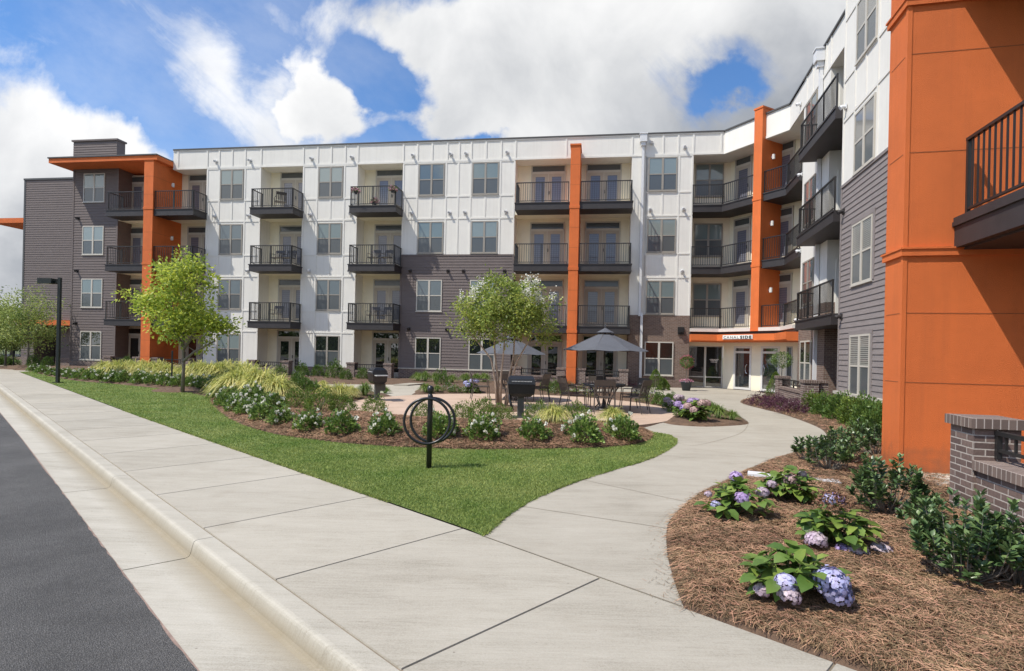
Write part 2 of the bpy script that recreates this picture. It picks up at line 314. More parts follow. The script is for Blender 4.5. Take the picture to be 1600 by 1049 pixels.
mat('leaf_myrtle', (.19, .28, .05), .5, .2, 1.2, island=.4, trans=.45, c2=(.38, .44, .10))
mat('leaf_cool', (.22, .31, .07), .5, .2, .9, island=.35, trans=.45, c2=(.38, .44, .14))
mat('leaf_far', (.08, .15, .03), .7, .2, .3, island=.4, trans=.25, c2=(.17, .25, .06))
mat('leaf_wood', (.05, .10, .02), .7, .2, .3, island=.4, trans=.2, c2=(.12, .19, .04))
mat('leaf_lime', (.10, .17, .025), .5, .2, 3, island=.35, trans=.3, c2=(.18, .26, .05))
mat('petal_white', (.80, .79, .70), .6, .06, 9, island=.12, trans=.25)
mat('petal_pink', (.58, .28, .36), .6, .1, 9, island=.3, trans=.25)
mat('petal_red', (.42, .05, .10), .6, .1, 9, island=.3, trans=.2)
mat('petal_lavender', (.36, .26, .52), .6, .2, 9, island=.25, trans=.25, c2=(.55, .40, .64))
mat('petal_blue', (.36, .38, .66), .6, .2, 9, island=.22, trans=.25, c2=(.60, .56, .76))
mat('petal_mauve', (.50, .38, .48), .6, .2, 9, island=.25, trans=.25, c2=(.66, .56, .58))
mat('petal_dusty', (.34, .20, .22), .7, .2, 9, island=.4, c2=(.46, .34, .28))
mat('dry_brown', (.16, .085, .045), .8, .2, 9, island=.5)
mat('bark_grey', (.19, .165, .135), .9, .2, 9, .5, 60)
mat('bark_tan', (.36, .255, .185), .8, .25, 6, .3, 40, c2=(.47, .37, .28))
mat('stem_green', (.09, .10, .04), .7, .2)
mat('steel_black', (.012, .013, .015), .32, .1, 6, spec=.6)
mat('lamp_green', (.010, .016, .014), .4, .1, 6)
mat('lens_grey', (.55, .56, .56), .3, .05)
mat('grill_black', (.012, .013, .016), .35, .2, 9, .1, 90, spec=.6)
mat('grill_post', (.07, .075, .07), .6, .15, 9)
mat('umbrella_fabric', (.085, .09, .105), .8, .12, 3, .15, 300)
mat('furniture_bronze', (.075, .062, .055), .45, .1, 9)
mat('table_metal', (.07, .075, .085), .4, .1, 9)
mat('pot_dark', (.035, .045, .055), .5, .1, 9)
mat('pot_white', (.6, .6, .58), .6, .05)
mat('car_paint', (.10, .13, .17), .25, .02, 3, metal=.5)
mat('tyre', (.015, .015, .015), .9, .1)
mat('sign_white', (.78, .76, .72), .5, .02)
mat('letter_grey', (.22, .21, .20), .6, .05)
mat('letter_dark', (.02, .035, .03), .5, .05)
mat('handle_steel', (.55, .56, .57), .25, .05, metal=.9)
mat('lantern_white', (.75, .75, .72), .4, .03)
mat('door_white', (.68, .68, .66), .4, .03)
mat('aluminium', (.50, .50, .47), .4, .04)

# ------------------------------------------------------------------ mesh building
class MB:
    def __init__(s): s.v = []; s.f = []; s.uv = []; s.m = []
    def quad(s, a, b, c, d, uv=None, mi=0):
        i = len(s.v); s.v += [tuple(a), tuple(b), tuple(c), tuple(d)]; s.f.append((i, i + 1, i + 2, i + 3))
        if uv is None:
            A, B, D = Vector(a), Vector(b), Vector(d)
            w = (B - A).length; h = (D - A).length; uv = [(0, 0), (w, 0), (w, h), (0, h)]
        s.uv.append(uv); s.m.append(mi)
    def box(s, x0, x1, y0, y1, z0, z1, mi=0, skip=''):
        if x0 > x1: x0, x1 = x1, x0
        if y0 > y1: y0, y1 = y1, y0
        q = s.quad
        q((x0, y0, z0), (x1, y0, z0), (x1, y0, z1), (x0, y0, z1), [(x0, z0), (x1, z0), (x1, z1), (x0, z1)], mi)
        q((x1, y1, z0), (x0, y1, z0), (x0, y1, z1), (x1, y1, z1), [(x1, z0), (x0, z0), (x0, z1), (x1, z1)], mi)
        q((x1, y0, z0), (x1, y1, z0), (x1, y1, z1), (x1, y0, z1), [(y0, z0), (y1, z0), (y1, z1), (y0, z1)], mi)
        q((x0, y1, z0), (x0, y0, z0), (x0, y0, z1), (x0, y1, z1), [(y1, z0), (y0, z0), (y0, z1), (y1, z1)], mi)
        q((x0, y0, z1), (x1, y0, z1), (x1, y1, z1), (x0, y1, z1), [(x0, y0), (x1, y0), (x1, y1), (x0, y1)], mi)
        q((x0, y1, z0), (x1, y1, z0), (x1, y0, z0), (x0, y0, z0), [(x0, y1), (x1, y1), (x1, y0), (x0, y0)], mi)
    def siding(s, x0, x1, y, z0, z1, lap=.155, t=.020):
        n = max(1, round((z1 - z0) / lap)); h = (z1 - z0) / n
        for i in range(n):
            a = z0 + i * h; b = a + h
            s.quad((x0, y - t, a), (x1, y - t, a), (x1, y - .002, b), (x0, y - .002, b), [(x0, a), (x1, a), (x1, b), (x0, b)])
            s.quad((x0, y - .001, a), (x1, y - .001, a), (x1, y - t, a), (x0, y - t, a))
    def tube(s, pts, rad, n=8, mi=0, cap=True):
        pts = [Vector(p) for p in pts]
        if not hasattr(rad, '__len__'): rad = [rad] * len(pts)
        rings = []; prev = None
        for i, p in enumerate(pts):
            t = (pts[min(i + 1, len(pts) - 1)] - pts[max(i - 1, 0)])
            if t.length < 1e-9: t = Vector((0, 0, 1))
            t.normalize()
            if prev is None: a = t.orthogonal().normalized()
            else: a = (prev - t * prev.dot(t)).normalized()
            prev = a; b = t.cross(a)
            rings.append([p + (a * math.cos(2 * math.pi * k / n) + b * math.sin(2 * math.pi * k / n)) * rad[i] for k in range(n)])
        base = len(s.v)
        for r in rings: s.v += [tuple(q) for q in r]
        for i in range(len(rings) - 1):
            for k in range(n):
                k2 = (k + 1) % n
                s.f.append((base + i * n + k, base + i * n + k2, base + (i + 1) * n + k2, base + (i + 1) * n + k)); s.uv.append([(0, 0), (1, 0), (1, 1), (0, 1)]); s.m.append(mi)
        if cap:
            s.f.append(tuple(base + k for k in range(n))[::-1]); s.uv.append([(0, 0)] * n); s.m.append(mi)
            e = base + (len(rings) - 1) * n; s.f.append(tuple(e + k for k in range(n))); s.uv.append([(0, 0)] * n); s.m.append(mi)
    def lathe(s, prof, n=20, c=(0, 0), mi=0):
        base = len(s.v)
        for r, z in prof: s.v += [(c[0] + r * math.cos(2 * math.pi * k / n), c[1] + r * math.sin(2 * math.pi * k / n), z) for k in range(n)]
        for i in range(len(prof) - 1):
            for k in range(n):
                k2 = (k + 1) % n
                s.f.append((base + i * n + k, base + i * n + k2, base + (i + 1) * n + k2, base + (i + 1) * n + k)); s.uv.append([(0, 0), (1, 0), (1, 1), (0, 1)]); s.m.append(mi)
    def poly(s, pts, z0, z1, mi=0):
        """vertical prism over a simple polygon (counter-clockwise)"""
        n = len(pts); b = len(s.v)
        s.v += [(p[0], p[1], z1) for p in pts]; s.f.append(tuple(range(b, b + n))); s.uv.append([(p[0], p[1]) for p in pts]); s.m.append(mi)
        b = len(s.v); s.v += [(p[0], p[1], z0) for p in pts]; s.f.append(tuple(range(b + n - 1, b - 1, -1))); s.uv.append([(p[0], p[1]) for p in pts][::-1]); s.m.append(mi)
        L = 0
        for i in range(n):
            p, q = pts[i], pts[(i + 1) % n]; w = math.hypot(q[0] - p[0], q[1] - p[1])
            s.quad((p[0], p[1], z0), (q[0], q[1], z0), (q[0], q[1], z1), (p[0], p[1], z1), [(L, z0), (L + w, z0), (L + w, z1), (L, z1)], mi); L += w
    def mesh(s, name, mats, smooth=False):
        me = bpy.data.meshes.new(name); me.from_pydata(s.v, [], s.f)
        ul = me.uv_layers.new(name='UVMap'); flat = [c for f in s.uv for p in f for c in p]
        ul.data.foreach_set('uv', flat)
        for m_ in (mats if isinstance(mats, (list, tuple)) else [mats]): me.materials.append(MATS[m_])
        me.polygons.foreach_set('material_index', s.m)
        if smooth: me.polygons.foreach_set('use_smooth', [True] * len(s.f))
        me.update(); return me
def npmesh(name, V, F, mats, mi=None):
    """V (n,3); F (m,k)"""
    me = bpy.data.meshes.new(name); V = np.asarray(V, np.float32); F = np.asarray(F, np.int32); k = F.shape[1]
    me.vertices.add(len(V)); me.vertices.foreach_set('co', V.ravel())
    me.loops.add(F.size); me.loops.foreach_set('vertex_index', F.ravel())
    me.polygons.add(len(F)); me.polygons.foreach_set('loop_start', np.arange(0, F.size, k, dtype=np.int32))
    try: me.polygons.foreach_set('loop_total', np.full(len(F), k, np.int32))
    except Exception: pass
    for m_ in (mats if isinstance(mats, (list, tuple)) else [mats]): me.materials.append(MATS[m_])
    if mi is not None: me.polygons.foreach_set('material_index', np.asarray(mi, np.int32))
    me.update(calc_edges=True); me.validate(); return me
def link(name, me, parent=None, loc=(0, 0, 0), rz=0):
    o = bpy.data.objects.new(name, me); col.objects.link(o); o.location = loc; o.rotation_euler = (0, 0, rz)
    if parent is not None: o.parent = parent
    return o
def tag(o, label=None, cat=None, group=None, kind=None):
    if label: o['label'] = label
    if cat: o['category'] = cat
    if group: o['group'] = group
    if kind: o['kind'] = kind
    return o
def thing(name, label, cat, loc=(0, 0, 0), rz=0, group=None):
    return tag(link(name, None, None, loc, rz), label, cat, group)
def structure(name, me): return tag(link(name, me), kind='structure')
def dup(root, loc, rz=0, label=None, scale=1):
    r = root.copy(); col.objects.link(r); r.location = loc; r.rotation_euler = (0, 0, rz); r.scale = (scale,) * 3
    if label: r['label'] = label
    for ch in list(root.children):
        c = ch.copy(); col.objects.link(c); c.parent = r
        for g in ch.children: d = g.copy(); col.objects.link(d); d.parent = c
    return r
# part of the building, given in a facade frame
def fpart(name, mb, mats, fr, parent, s=0, d=0, z=0):
    me = mb if isinstance(mb, bpy.types.Mesh) else mb.mesh(name, mats)
    p = fr.P(s, d, z) - parent.location
    return link(name, me, parent, p, fr.a)
def wpart(name, mb, mats, parent):
    me = mb.mesh(name, mats); return link(name, me, parent, -parent.location)

exec_order = []
# ================================================================== GROUND SETTING
KD = Vector((-.713, .701)).normalized(); KN = Vector((.701, .713)).normalized()   # along the kerb, across it
def K(t, k): p = KD * t + KN * k; return (p.x, p.y)
def sidewalk_edge(t):      # right hand edge drifts slightly towards the kerb with distance
    return 3.33 - .022 * min(max(t - 3.6, 0), 10.4) - .008 * max(0, min(t, 42) - 14)
mb = MB(); mb.quad((-600, -600, -.17), (600, -600, -.17), (600, 600, -.17), (-600, 600, -.17)); structure('ground', mb.mesh('ground', 'far_ground'))
# road
mb = MB()
def road_k(t): return .97 + (.06 * min(1, max(0, (t - 4) / 8)))
ts = [-30, -10, -3, 0] + [0 + .12 * i for i in range(1, 75)] + [9.5, 13, 20, 32, 60, 120]
edge = {t: random.uniform(-.007, .012) for t in ts}
for a, b in zip(ts[:-1], ts[1:]):
    mb.quad((*K(a, road_k(a) + edge[a]), -.105), (*K(b, road_k(b) + edge[b]), -.105), (*K(b, -60), -.15), (*K(a, -60), -.15))
structure('road', mb.mesh('road', 'asphalt'))
mb = MB()   # gutter pan with joints
jl = 3.05; t0 = 5.05 - 12 * jl
for i in range(60):
    a = t0 + i * jl + .006; b = a + jl - .012; n = 4
    for j in range(n):
        u0 = a + (b - a) * j / n; u1 = a + (b - a) * (j + 1) / n
        mb.quad((*K(u0, 1.46), -.128), (*K(u1, 1.46), -.128), (*K(u1, road_k(u1)), -.112), (*K(u0, road_k(u0)), -.112))
structure('gutter', mb.mesh('gutter', 'gutter_concrete'))
mb = MB()
for a, b in zip(ts[:-1], ts[1:]):
    mb.quad((*K(a, road_k(a) + .014), -.108), (*K(b, road_k(b) + .014), -.108), (*K(b, road_k(b) - .02), -.111), (*K(a, road_k(a) - .02), -.111))
structure('gutter_edge', mb.mesh('gutter_edge', 'gutter_line'))
mb = MB()   # kerb, rounded nose
prof = [(1.632, -.16), (1.632, .0), (1.515, .004), (1.497, .001), (1.485, -.006), (1.478, -.020), (1.458, -.10), (1.448, -.118), (1.42, -.127), (1.40, -.16)]
for i in range(60):
    a = t0 + i * jl + .004; b = a + jl - .008
    for (k0, z0), (k1, z1) in zip(prof[:-1], prof[1:]):
        mb.quad((*K(a, k0), z0), (*K(b, k0), z0), (*K(b, k1), z1), (*K(a, k1), z1))
    for tt in (a, b):
        for (k0, z0), (k1, z1) in zip(prof[:-1], prof[1:]): mb.quad((*K(tt, k0), z0), (*K(tt, k1), z1), (*K(tt, k1), -.16), (*K(tt, k0), -.16))
structure('kerb', mb.mesh('kerb', 'kerb_concrete'))
# sidewalk slabs, each cast with a tooled joint
mb = MB(); sj = 1.50; s0 = K(0, 0)
tj = (Vector((-1.58, 3.87)).dot(KD)) - 8 * sj
for i in range(80):
    a = tj + i * sj + .0025; b = a + sj - .005
    n = 1
    p = [K(a, 1.642), K(b, 1.642), K(b, sidewalk_edge(b)), K(a, sidewalk_edge(a))]
    if -2.6 < (a + b) / 2 < 3.2: pass
    bv = .008
    cx = sum(q[0] for q in p) / 4; cy = sum(q[1] for q in p) / 4
    top = [(q[0] + (cx - q[0]) * bv, q[1] + (cy - q[1]) * bv, .004) for q in p]
    mb.quad(top[3], top[2], top[1], top[0])
    for j in range(4):
        k = (j + 1) % 4; mb.quad((*p[j], -.02), (*p[k], -.02), top[k], top[j])
structure('sidewalk', mb.mesh('sidewalk', 'sidewalk_concrete'))
mb = MB(); mb.quad((*K(-20, 1.60), -.006), (*K(3.6, 1.60), -.006), (*K(3.6, 3.325), -.006), (*K(-20, 3.325), -.006))
for a, b in ((3.6, 14), (14, 42), (42, 110)): mb.quad((*K(a, 1.60), -.006), (*K(b, 1.60), -.006), (*K(b, sidewalk_edge(b) - .01), -.006), (*K(a, sidewalk_edge(a) - .01), -.006))
structure('sidewalk_bed', mb.mesh('sidewalk_bed', 'joint_dirt'))

def spline(pts, n=8, closed=False):
    pts = [np.array(p, float) for p in pts]; out = []; N = len(pts)
    rng = range(N if closed else N - 1)
    for i in rng:
        p0 = pts[(i - 1) % N] if (closed or i > 0) else pts[0]; p1 = pts[i]; p2 = pts[(i + 1) % N]
        p3 = pts[(i + 2) % N] if (closed or i + 2 < N) else pts[-1]
        for j in range(n):
            t = j / n; out.append(.5 * ((2 * p1) + (-p0 + p2) * t + (2 * p0 - 5 * p1 + 4 * p2 - p3) * t * t + (-p0 + 3 * p1 - 3 * p2 + p3) * t ** 3))
    if not closed: out.append(pts[-1])
    return out
def tri_fill(name, pts, z, mats, thick=0):
    import bmesh
    bm = bmesh.new(); vs = [bm.verts.new((p[0], p[1], z)) for p in pts]
    f = bm.faces.new(vs); bm.normal_update()
    if f.normal.z < 0: f.normal_flip()
    if thick:
        n = len(vs); lo = [bm.verts.new((p[0], p[1], z - thick)) for p in pts]
        for i in range(n): bm.faces.new((vs[i], vs[(i + 1) % n], lo[(i + 1) % n], lo[i]))
    bmesh.ops.triangulate(bm, faces=[f]); me = bpy.data.meshes.new(name); bm.to_mesh(me); bm.free(); me.materials.append(MATS[mats]); return me
g = lambda *ps: [G(*p) for p in ps]
# path to the entrance: left edge (lawn, patio) and right edge (planting bed)
PATH_L = spline(g((755, 839), (800, 801), (850, 774), (900, 754), (960, 735), (1010, 720), (1045, 703), (1056, 691), (1048, 681), (1020, 676), (1000, 671)))
PATH_R = spline(g((1068, 951), (1052, 905), (1042, 860), (1045, 818), (1072, 789), (1110, 765), (1150, 745), (1200, 722), (1245, 708), (1280, 695), (1292, 684), (1284, 672), (1258, 660), (1220, 647), (1182, 637.5), (1160, 631), (1158, 627), (1172, 623), (1200, 619)))
PATIO_C = np.array((.0, 16.45)); PATIO_R = 4.75
ring = lambda r, a0, a1, n=24: [(PATIO_C[0] + r * math.cos(R(a0 + (a1 - a0) * i / n)), PATIO_C[1] + r * math.sin(R(a0 + (a1 - a0) * i / n))) for i in range(n + 1)]
# plaza in front of the doors
plaza_tail = [tuple(RW.P(2.0, .65)), tuple(RW.P(0, .3)), tuple(CH.P(1.8, -.35)), tuple(M.P(10.3, -.3)), tuple(M.P(9.0, .02)), tuple(M.P(8.9, .35)), tuple(M.P(5.0, .9))]
outer = g((1000, 607.6), (960, 608), (905, 609))
inner = g((905, 613), (960, 613.5), (1000, 614.5), (1050, 620), (1100, 630.5), (1135, 641.5), (1158, 652), (1170, 661), (1158, 665), (1103, 667.5), (1056, 665), (1036, 661))
pathpoly = [tuple(p) for p in PATH_R] + [tuple(p)[:2] for p in plaza_tail] + outer + [tuple(p) for p in spline(inner, 4)] + [tuple(p) for p in PATH_L[::-1]]
structure('path', tri_fill('path', pathpoly, .008, 'path_concrete', .05))
structure('patio', tri_fill('patio', ring(PATIO_R, 0, 352.5, 60), .012, 'patio_concrete', .05))
walk2 = g((380, 583), (430, 586.5)) + g((430, 597), (520, 600.5), (600, 601), (656, 602), (664, 605)) + g((652, 611), (655, 620), (618, 622), (608, 617), (560, 608), (500, 604.5), (440, 603), (385, 600))
structure('garden_walk', tri_fill('garden_walk', [tuple(p) for p in g((395, 597.5), (430, 597.5), (520, 601), (600, 601.5), (657, 602.2), (657, 606.5), (650, 612), (655, 622), (617, 621), (605, 616), (560, 608.5), (500, 605.5), (440, 604), (395, 602.5))], .007, 'path_concrete', .04))
structure('corner_walk', tri_fill('corner_walk', g((-60, 577.5), (10, 578.6), (46, 579.6), (44, 583), (24, 583), (-60, 583)), .006, 'path_concrete', .04))
# path joints (dirt in the tooled grooves)
mb = MB()
def joint(a, b, w=.007, z=.0115):
    a = Vector(a); b = Vector(b); n = Vector((-(b - a).y, (b - a).x)).normalized() * w / 2
    mb.quad((*(a + n), z), (*(a - n), z), (*(b - n), z), (*(b + n), z))
for A, B in [((810, 792), (1047, 828)), ((757, 840), (1066, 950)), ((910, 751), (1076, 786.5)), ((1074, 701), (1208, 718.5)), ((1170, 661), (1262, 661))]: joint(G(*A), G(*B))
arc = spline(g((1056, 692), (1085, 697), (1130, 687), (1160, 676), (1170, 662)), 6)
for a, b in zip(arc[:-1], arc[1:]): joint(a, b)
for r in (4.74,): 
    rr = ring(r, 290, 420, 40)
    for a, b in zip(rr[:-1], rr[1:]): joint(a, b, .014, .0155)
for a in (20, 65, 110, 155, 200, 245, 290, 335):
    c = PATIO_C; joint((c[0] + .9 * math.cos(R(a)), c[1] + .9 * math.sin(R(a))), (c[0] + 4.7 * math.cos(R(a)), c[1] + 4.7 * math.sin(R(a))), .009, .0155)
structure('path_joints', mb.mesh('path_joints', 'joint_dirt'))

# beds and lawn -----------------------------------------------------
BED_FRONT = [tuple(p) for p in spline(g((326, 606), (326, 618), (333, 634), (350, 650), (378, 665), (425, 679), (490, 689), (560, 696), (640, 701), (740, 704), (860, 703), (940, 701), (992, 696), (1016, 688), (1020, 680), (1003, 671.5)), 4)]
BED_FRONT += [(PATIO_C[0] + 4.85 * math.cos(R(a)), PATIO_C[1] + 4.85 * math.sin(R(a))) for a in range(-62, -190, -6)]
BED_FRONT += g((480, 600), (420, 597), (380, 592))
BED_STRIP = [tuple(p) for p in spline(g((44, 579), (70, 587), (120, 596), (170, 600), (230, 606), (290, 611), (340, 614), (372, 612)), 4)] + g((400, 600), (400, 592))
_a = M.P(-13.5, .05); _b = M.P(-26.4, .05); BED_STRIP += [(_a.x, _a.y), (_b.x, _b.y), (-33, 33)]
BED_RIGHT = [tuple(p) for p in PATH_R[::-1]][2:] + [K(-.6, 3.40), K(-3.2, 3.40), K(-9, 3.4), (12, 2), (12, 9), (7.7, 8.3)] + [tuple(RW.P(16, .02))[:2], tuple(RW.P(8.4, .02))[:2], tuple(RW.P(7.7, .85))[:2], tuple(RW.P(3.5, .72))[:2]]
BED_ISLAND = g(*[(1050, 621), (1100, 631.5), (1135, 642), (1157, 652), (1168, 661), (1157, 664.5), (1103, 666.8), (1056, 664.2), (1038, 660.4)]) + ring(4.85, -4, 80, 16) + g((800, 607), (905, 613.6), (1000, 615.2))
BED_GRILL = g((400, 603), (500, 606), (560, 609), (600, 616), (611, 620)) + ring(4.85, 141, 175, 6) + g((480, 634), (400, 615))
BED_BACK = g((650, 611), (660, 606.5)) + g((800, 606)) + ring(4.85, 92, 136, 8) 
BED_BASE = [tuple(M.P(s_, .0))[:2] for s_ in (5.9, -17)] + g((380, 596), (430, 596.5), (520, 600), (600, 600.5), (660, 601), (664, 606), (800, 606), (905, 608))
BED_CORNER = [(-40, 40), (-33.3, 32.5)] + g((44, 577.5), (10, 577), (-80, 575.5))
TREE_RING = [(G(285, 611)[0] + 1.05 * math.cos(a) + .1, G(285, 611)[1] + .95 * math.sin(a)) for a in np.linspace(0, 2 * math.pi, 20)[:-1]]
MYRTLE_RING = [(-.25 + .62 * math.cos(a), 15.6 + .95 * math.sin(a)) for a in np.linspace(0, 2 * math.pi, 20)[:-1]]
def sdf(px, py, poly):
    """signed distance, positive inside"""
    P = np.asarray(poly, float); Q = np.roll(P, -1, 0); d = np.full(px.shape, 1e9); ins = np.zeros(px.shape, bool)
    for (ax, ay), (bx, by) in zip(P, Q):
        ex, ey = bx - ax, by - ay; l2 = ex * ex + ey * ey + 1e-12
        t = np.clip(((px - ax) * ex + (py - ay) * ey) / l2, 0, 1)
        d = np.minimum(d, np.hypot(px - ax - t * ex, py - ay - t * ey))
        c = ((ay > py) != (by > py)); 
        with np.errstate(divide='ignore', invalid='ignore'): xi = ax + (py - ay) * ex / (by - ay if by != ay else 1e-12)
        ins ^= c & (px < xi)
    return np.where(ins, d, -d)
def wob(x, y):
    return .4 * np.sin(x * 3.1 + np.sin(y * 2.3)) * np.cos(y * 2.7 + x) + .35 * np.sin(x * 7.3 + y * 5.1 + 1.3) * np.sin(y * 8.9 - x * 3.3) + .25 * np.sin(x * 17 + 3 * np.sin(y * 11)) * np.sin(y * 19 + x * 4)
def bed_height(x, y):
    x = np.asarray(x, float); y = np.asarray(y, float)
    z = np.full(x.shape, -.02); w = wob(x, y)
    def prof(poly, H, wd, edge=.05, nz=.02):
        s = sdf(x, y, poly) + .02 * w
        e = np.clip(s / .10, -1, 1) * edge; r = np.clip(s / wd, 0, 1)
        return np.where(s > -.12, e + H * r * r * (3 - 2 * r) + nz * w * np.clip(s / .2, 0, 1), -.03)
    for poly, H, wd in ((BED_FRONT, .24, 1.05), (BED_STRIP, .22, 1.3), (BED_RIGHT, .03, 1.0), (BED_ISLAND, .06, .8), (BED_GRILL, .05, .8), (BED_BACK, .05, .6), (BED_BASE, .03, .8), (BED_CORNER, .05, 1), (TREE_RING, .07, .5), (MYRTLE_RING, .05, .4)):
        z = np.maximum(z, prof(poly, H, wd))
    return z
def Gh(px, py):
    """first point where the line of sight meets the bed surface"""
    u, v = ray(px, py); Y0 = -EYE / v; Y = np.linspace(Y0 * .72, Y0, 160); h = bed_height(u * Y, Y); z = EYE + v * Y
    i = int(np.argmax(z <= h + 1e-6)) if (z <= h + 1e-6).any() else 159
    return Vector((u * Y[i], Y[i], max(float(h[i]), -.01)))
def grid_mesh(name, xs, ys, mats):
    X, Y = np.meshgrid(xs, ys); Z = bed_height(X, Y); nx, ny = len(xs), len(ys)
    V = np.stack([X.ravel(), Y.ravel(), Z.ravel()], 1); i = np.arange(nx * ny).reshape(ny, nx)
    F = np.stack([i[:-1, :-1].ravel(), i[:-1, 1:].ravel(), i[1:, 1:].ravel(), i[1:, :-1].ravel()], 1)
    keep = (Z.ravel()[F].max(1) > -.015)
    c = V[F].mean(1)
    return npmesh(name, V, F[keep], mats)
structure('mulch_bed', grid_mesh('mulch_bed', np.arange(-6, 13, .07), np.arange(1.2, 15, .07), 'mulch_brown'))
structure('mulch_bed', grid_mesh('mulch_bed_far', np.arange(-38, 14, .16), np.arange(14.93, 37, .16), 'mulch_brown'))
structure('mulch_bed', grid_mesh('mulch_bed_left', np.arange(-16.02, -5.9, .12), np.arange(8.93, 15, .12), 'mulch_brown'))
mb = MB(); mb.quad((-60, 1.0, -.06), (30, 1.0, -.06), (30, 60, -.06), (-60, 60, -.06))
site = [K(-14, 3.0), K(75, 2.6), (-50, 60), (20, 60), (20, -6)]
structure('site_soil', tri_fill('site_soil', site, -.035, 'mulch_brown'))
LAWN = [K(t, sidewalk_edge(t) + .004) for t in (38.5, 30, 20, 14, 10, 7, 5, 3.8)] + [G(755, 839)] + [tuple(p) for p in PATH_L] + [(2.3, 12.3), (-3, 12.6), (-7, 15), (-10.5, 18.5), (-12, 22), (-25.1, 29.9)]
structure('lawn', tri_fill('lawn', LAWN, .012, 'lawn_green'))
far_lawn = [K(38.5, 2.92), K(75, 2.9), (-62, 60), (-38, 45), (-36, 33)]
structure('lawn', tri_fill('lawn_far', far_lawn, .002, 'lawn_green'))
def scatter(poly, n, rng, near=None):
    P = np.array(poly, float); lo = P.min(0); hi = P.max(0); out = []
    tot = 0
    while tot < n:
        q = lo + (hi - lo) * rng.rand(n * 2, 2)
        if near is not None:
            dd = np.hypot(q[:, 0], q[:, 1]); q = q[rng.rand(len(q)) < np.clip((near / dd) ** 2, 0, 1)]
        s = sdf(q[:, 0], q[:, 1], poly); q = q[s > .0]; out.append(q); tot += len(q)
        if len(out) > 40: break
    return np.concatenate(out)[:n]
rng = np.random.RandomState(3)
def grass():
    q = scatter(LAWN, 260000, rng, near=5.6)
    s = bed_height(q[:, 0], q[:, 1]); q = q[s < .012]
    # keep blades off the concrete
    n = len(q); dist = np.hypot(q[:, 0], q[:, 1])
    h = (.010 + .017 * rng.rand(n)) * (1 + .12 * np.sin(q[:, 0] * 3) * np.sin(q[:, 1] * 2.3)); w = .0022 + .0007 * dist * .8
    a = rng.rand(n) * 6.283; b = rng.rand(n) * 6.283; ln = h * (.3 + .8 * rng.rand(n))
    B = np.stack([q[:, 0], q[:, 1], np.full(n, .010)], 1); sd = np.stack([np.cos(a), np.sin(a), 0 * a], 1) * w[:, None]
    tip = B + np.stack([np.cos(b) * ln, np.sin(b) * ln, h], 1)
    V = np.stack([B - sd, B + sd, tip], 1).reshape(-1, 3); F = np.arange(3 * n).reshape(n, 3)
    tag(link('lawn_grass', npmesh('lawn_grass', V, F, 'blade_green')), 'short bright green turf grass of the lawn beside the sidewalk', 'grass', kind='stuff')
grass()
def edge_blades():
    e = [K(t, sidewalk_edge(t) + .004) for t in np.arange(5, 16, .01)] + [tuple(p) for p in spline([tuple(p) for p in PATH_L[:60]], 10)]
    q = np.array(e); q = q[np.random.RandomState(5).randint(0, len(q), 26000)] + rng.randn(26000, 2) * .012; n = len(q); dist = np.hypot(q[:, 0], q[:, 1])
    k = rng.rand(n) < np.clip((7.0 / dist) ** 1.5, 0, 1) * (.35 + .65 * (np.sin(q[:, 0] * 5) * np.sin(q[:, 1] * 7) > -.2)); q = q[k]; dist = dist[k]; n = len(q)
    h = .010 + .026 * rng.rand(n); w = .0022 + .0005 * dist; a = rng.rand(n) * 6.283; b = rng.rand(n) * 6.283; ln = h * (.5 + 1.1 * rng.rand(n))
    B = np.stack([q[:, 0], q[:, 1], np.full(n, .010)], 1); sd = np.stack([np.cos(a), np.sin(a), 0 * a], 1) * w[:, None]; tip = B + np.stack([np.cos(b) * ln, np.sin(b) * ln, h], 1)
    V = np.stack([B - sd, B + sd, tip], 1).reshape(-1, 3)
    tag(link('edge_grass', npmesh('edge_grass', V, np.arange(3 * n).reshape(n, 3), 'blade_green')), 'ragged grass blades along the lawn edge by the concrete', 'grass', kind='stuff')
edge_blades()
def straw(name, poly, n, near, label, L0=.09, w0=.0016):
    q = scatter(poly, n, rng, near); n = len(q); dist = np.hypot(q[:, 0], q[:, 1])
    s = sdf(q[:, 0], q[:, 1], poly); q = q[s > .03]; n = len(q); dist = dist[s > .03]
    z = bed_height(q[:, 0], q[:, 1]); a = rng.rand(n) * 6.283; L = L0 * (.5 + rng.rand(n)) ; cur = (rng.rand(n) - .5) * 1.1; w = (w0 + .00016 * dist) * (.6 + .9 * rng.rand(n))
    pts = []
    for k, t in enumerate((-1, 0, 1)):
        aa = a + cur * t
        px = q[:, 0] + np.cos(aa) * L * t * .5; py = q[:, 1] + np.sin(aa) * L * t * .5
        zz = bed_height(px, py) if dist.mean() < 9 else z
        zz = np.maximum(zz, z - .01) + .006 + .020 * rng.rand(n) ** 2 + (.012 if k == 1 else 0)
        nx, ny = -np.sin(aa) * w, np.cos(aa) * w
        pts.append(np.stack([px + nx, py + ny, zz], 1)); pts.append(np.stack([px - nx, py - ny, zz + .002], 1))
    V = np.stack(pts, 1).reshape(-1, 3); i = np.arange(n)[:, None] * 6
    F = np.concatenate([i + np.array([[0, 1, 3, 2]]), i + np.array([[2, 3, 5, 4]])])
    tag(link(name, npmesh(name, V, F, 'straw')), label, 'mulch', kind='stuff')
near_right = [p for p in BED_RIGHT]
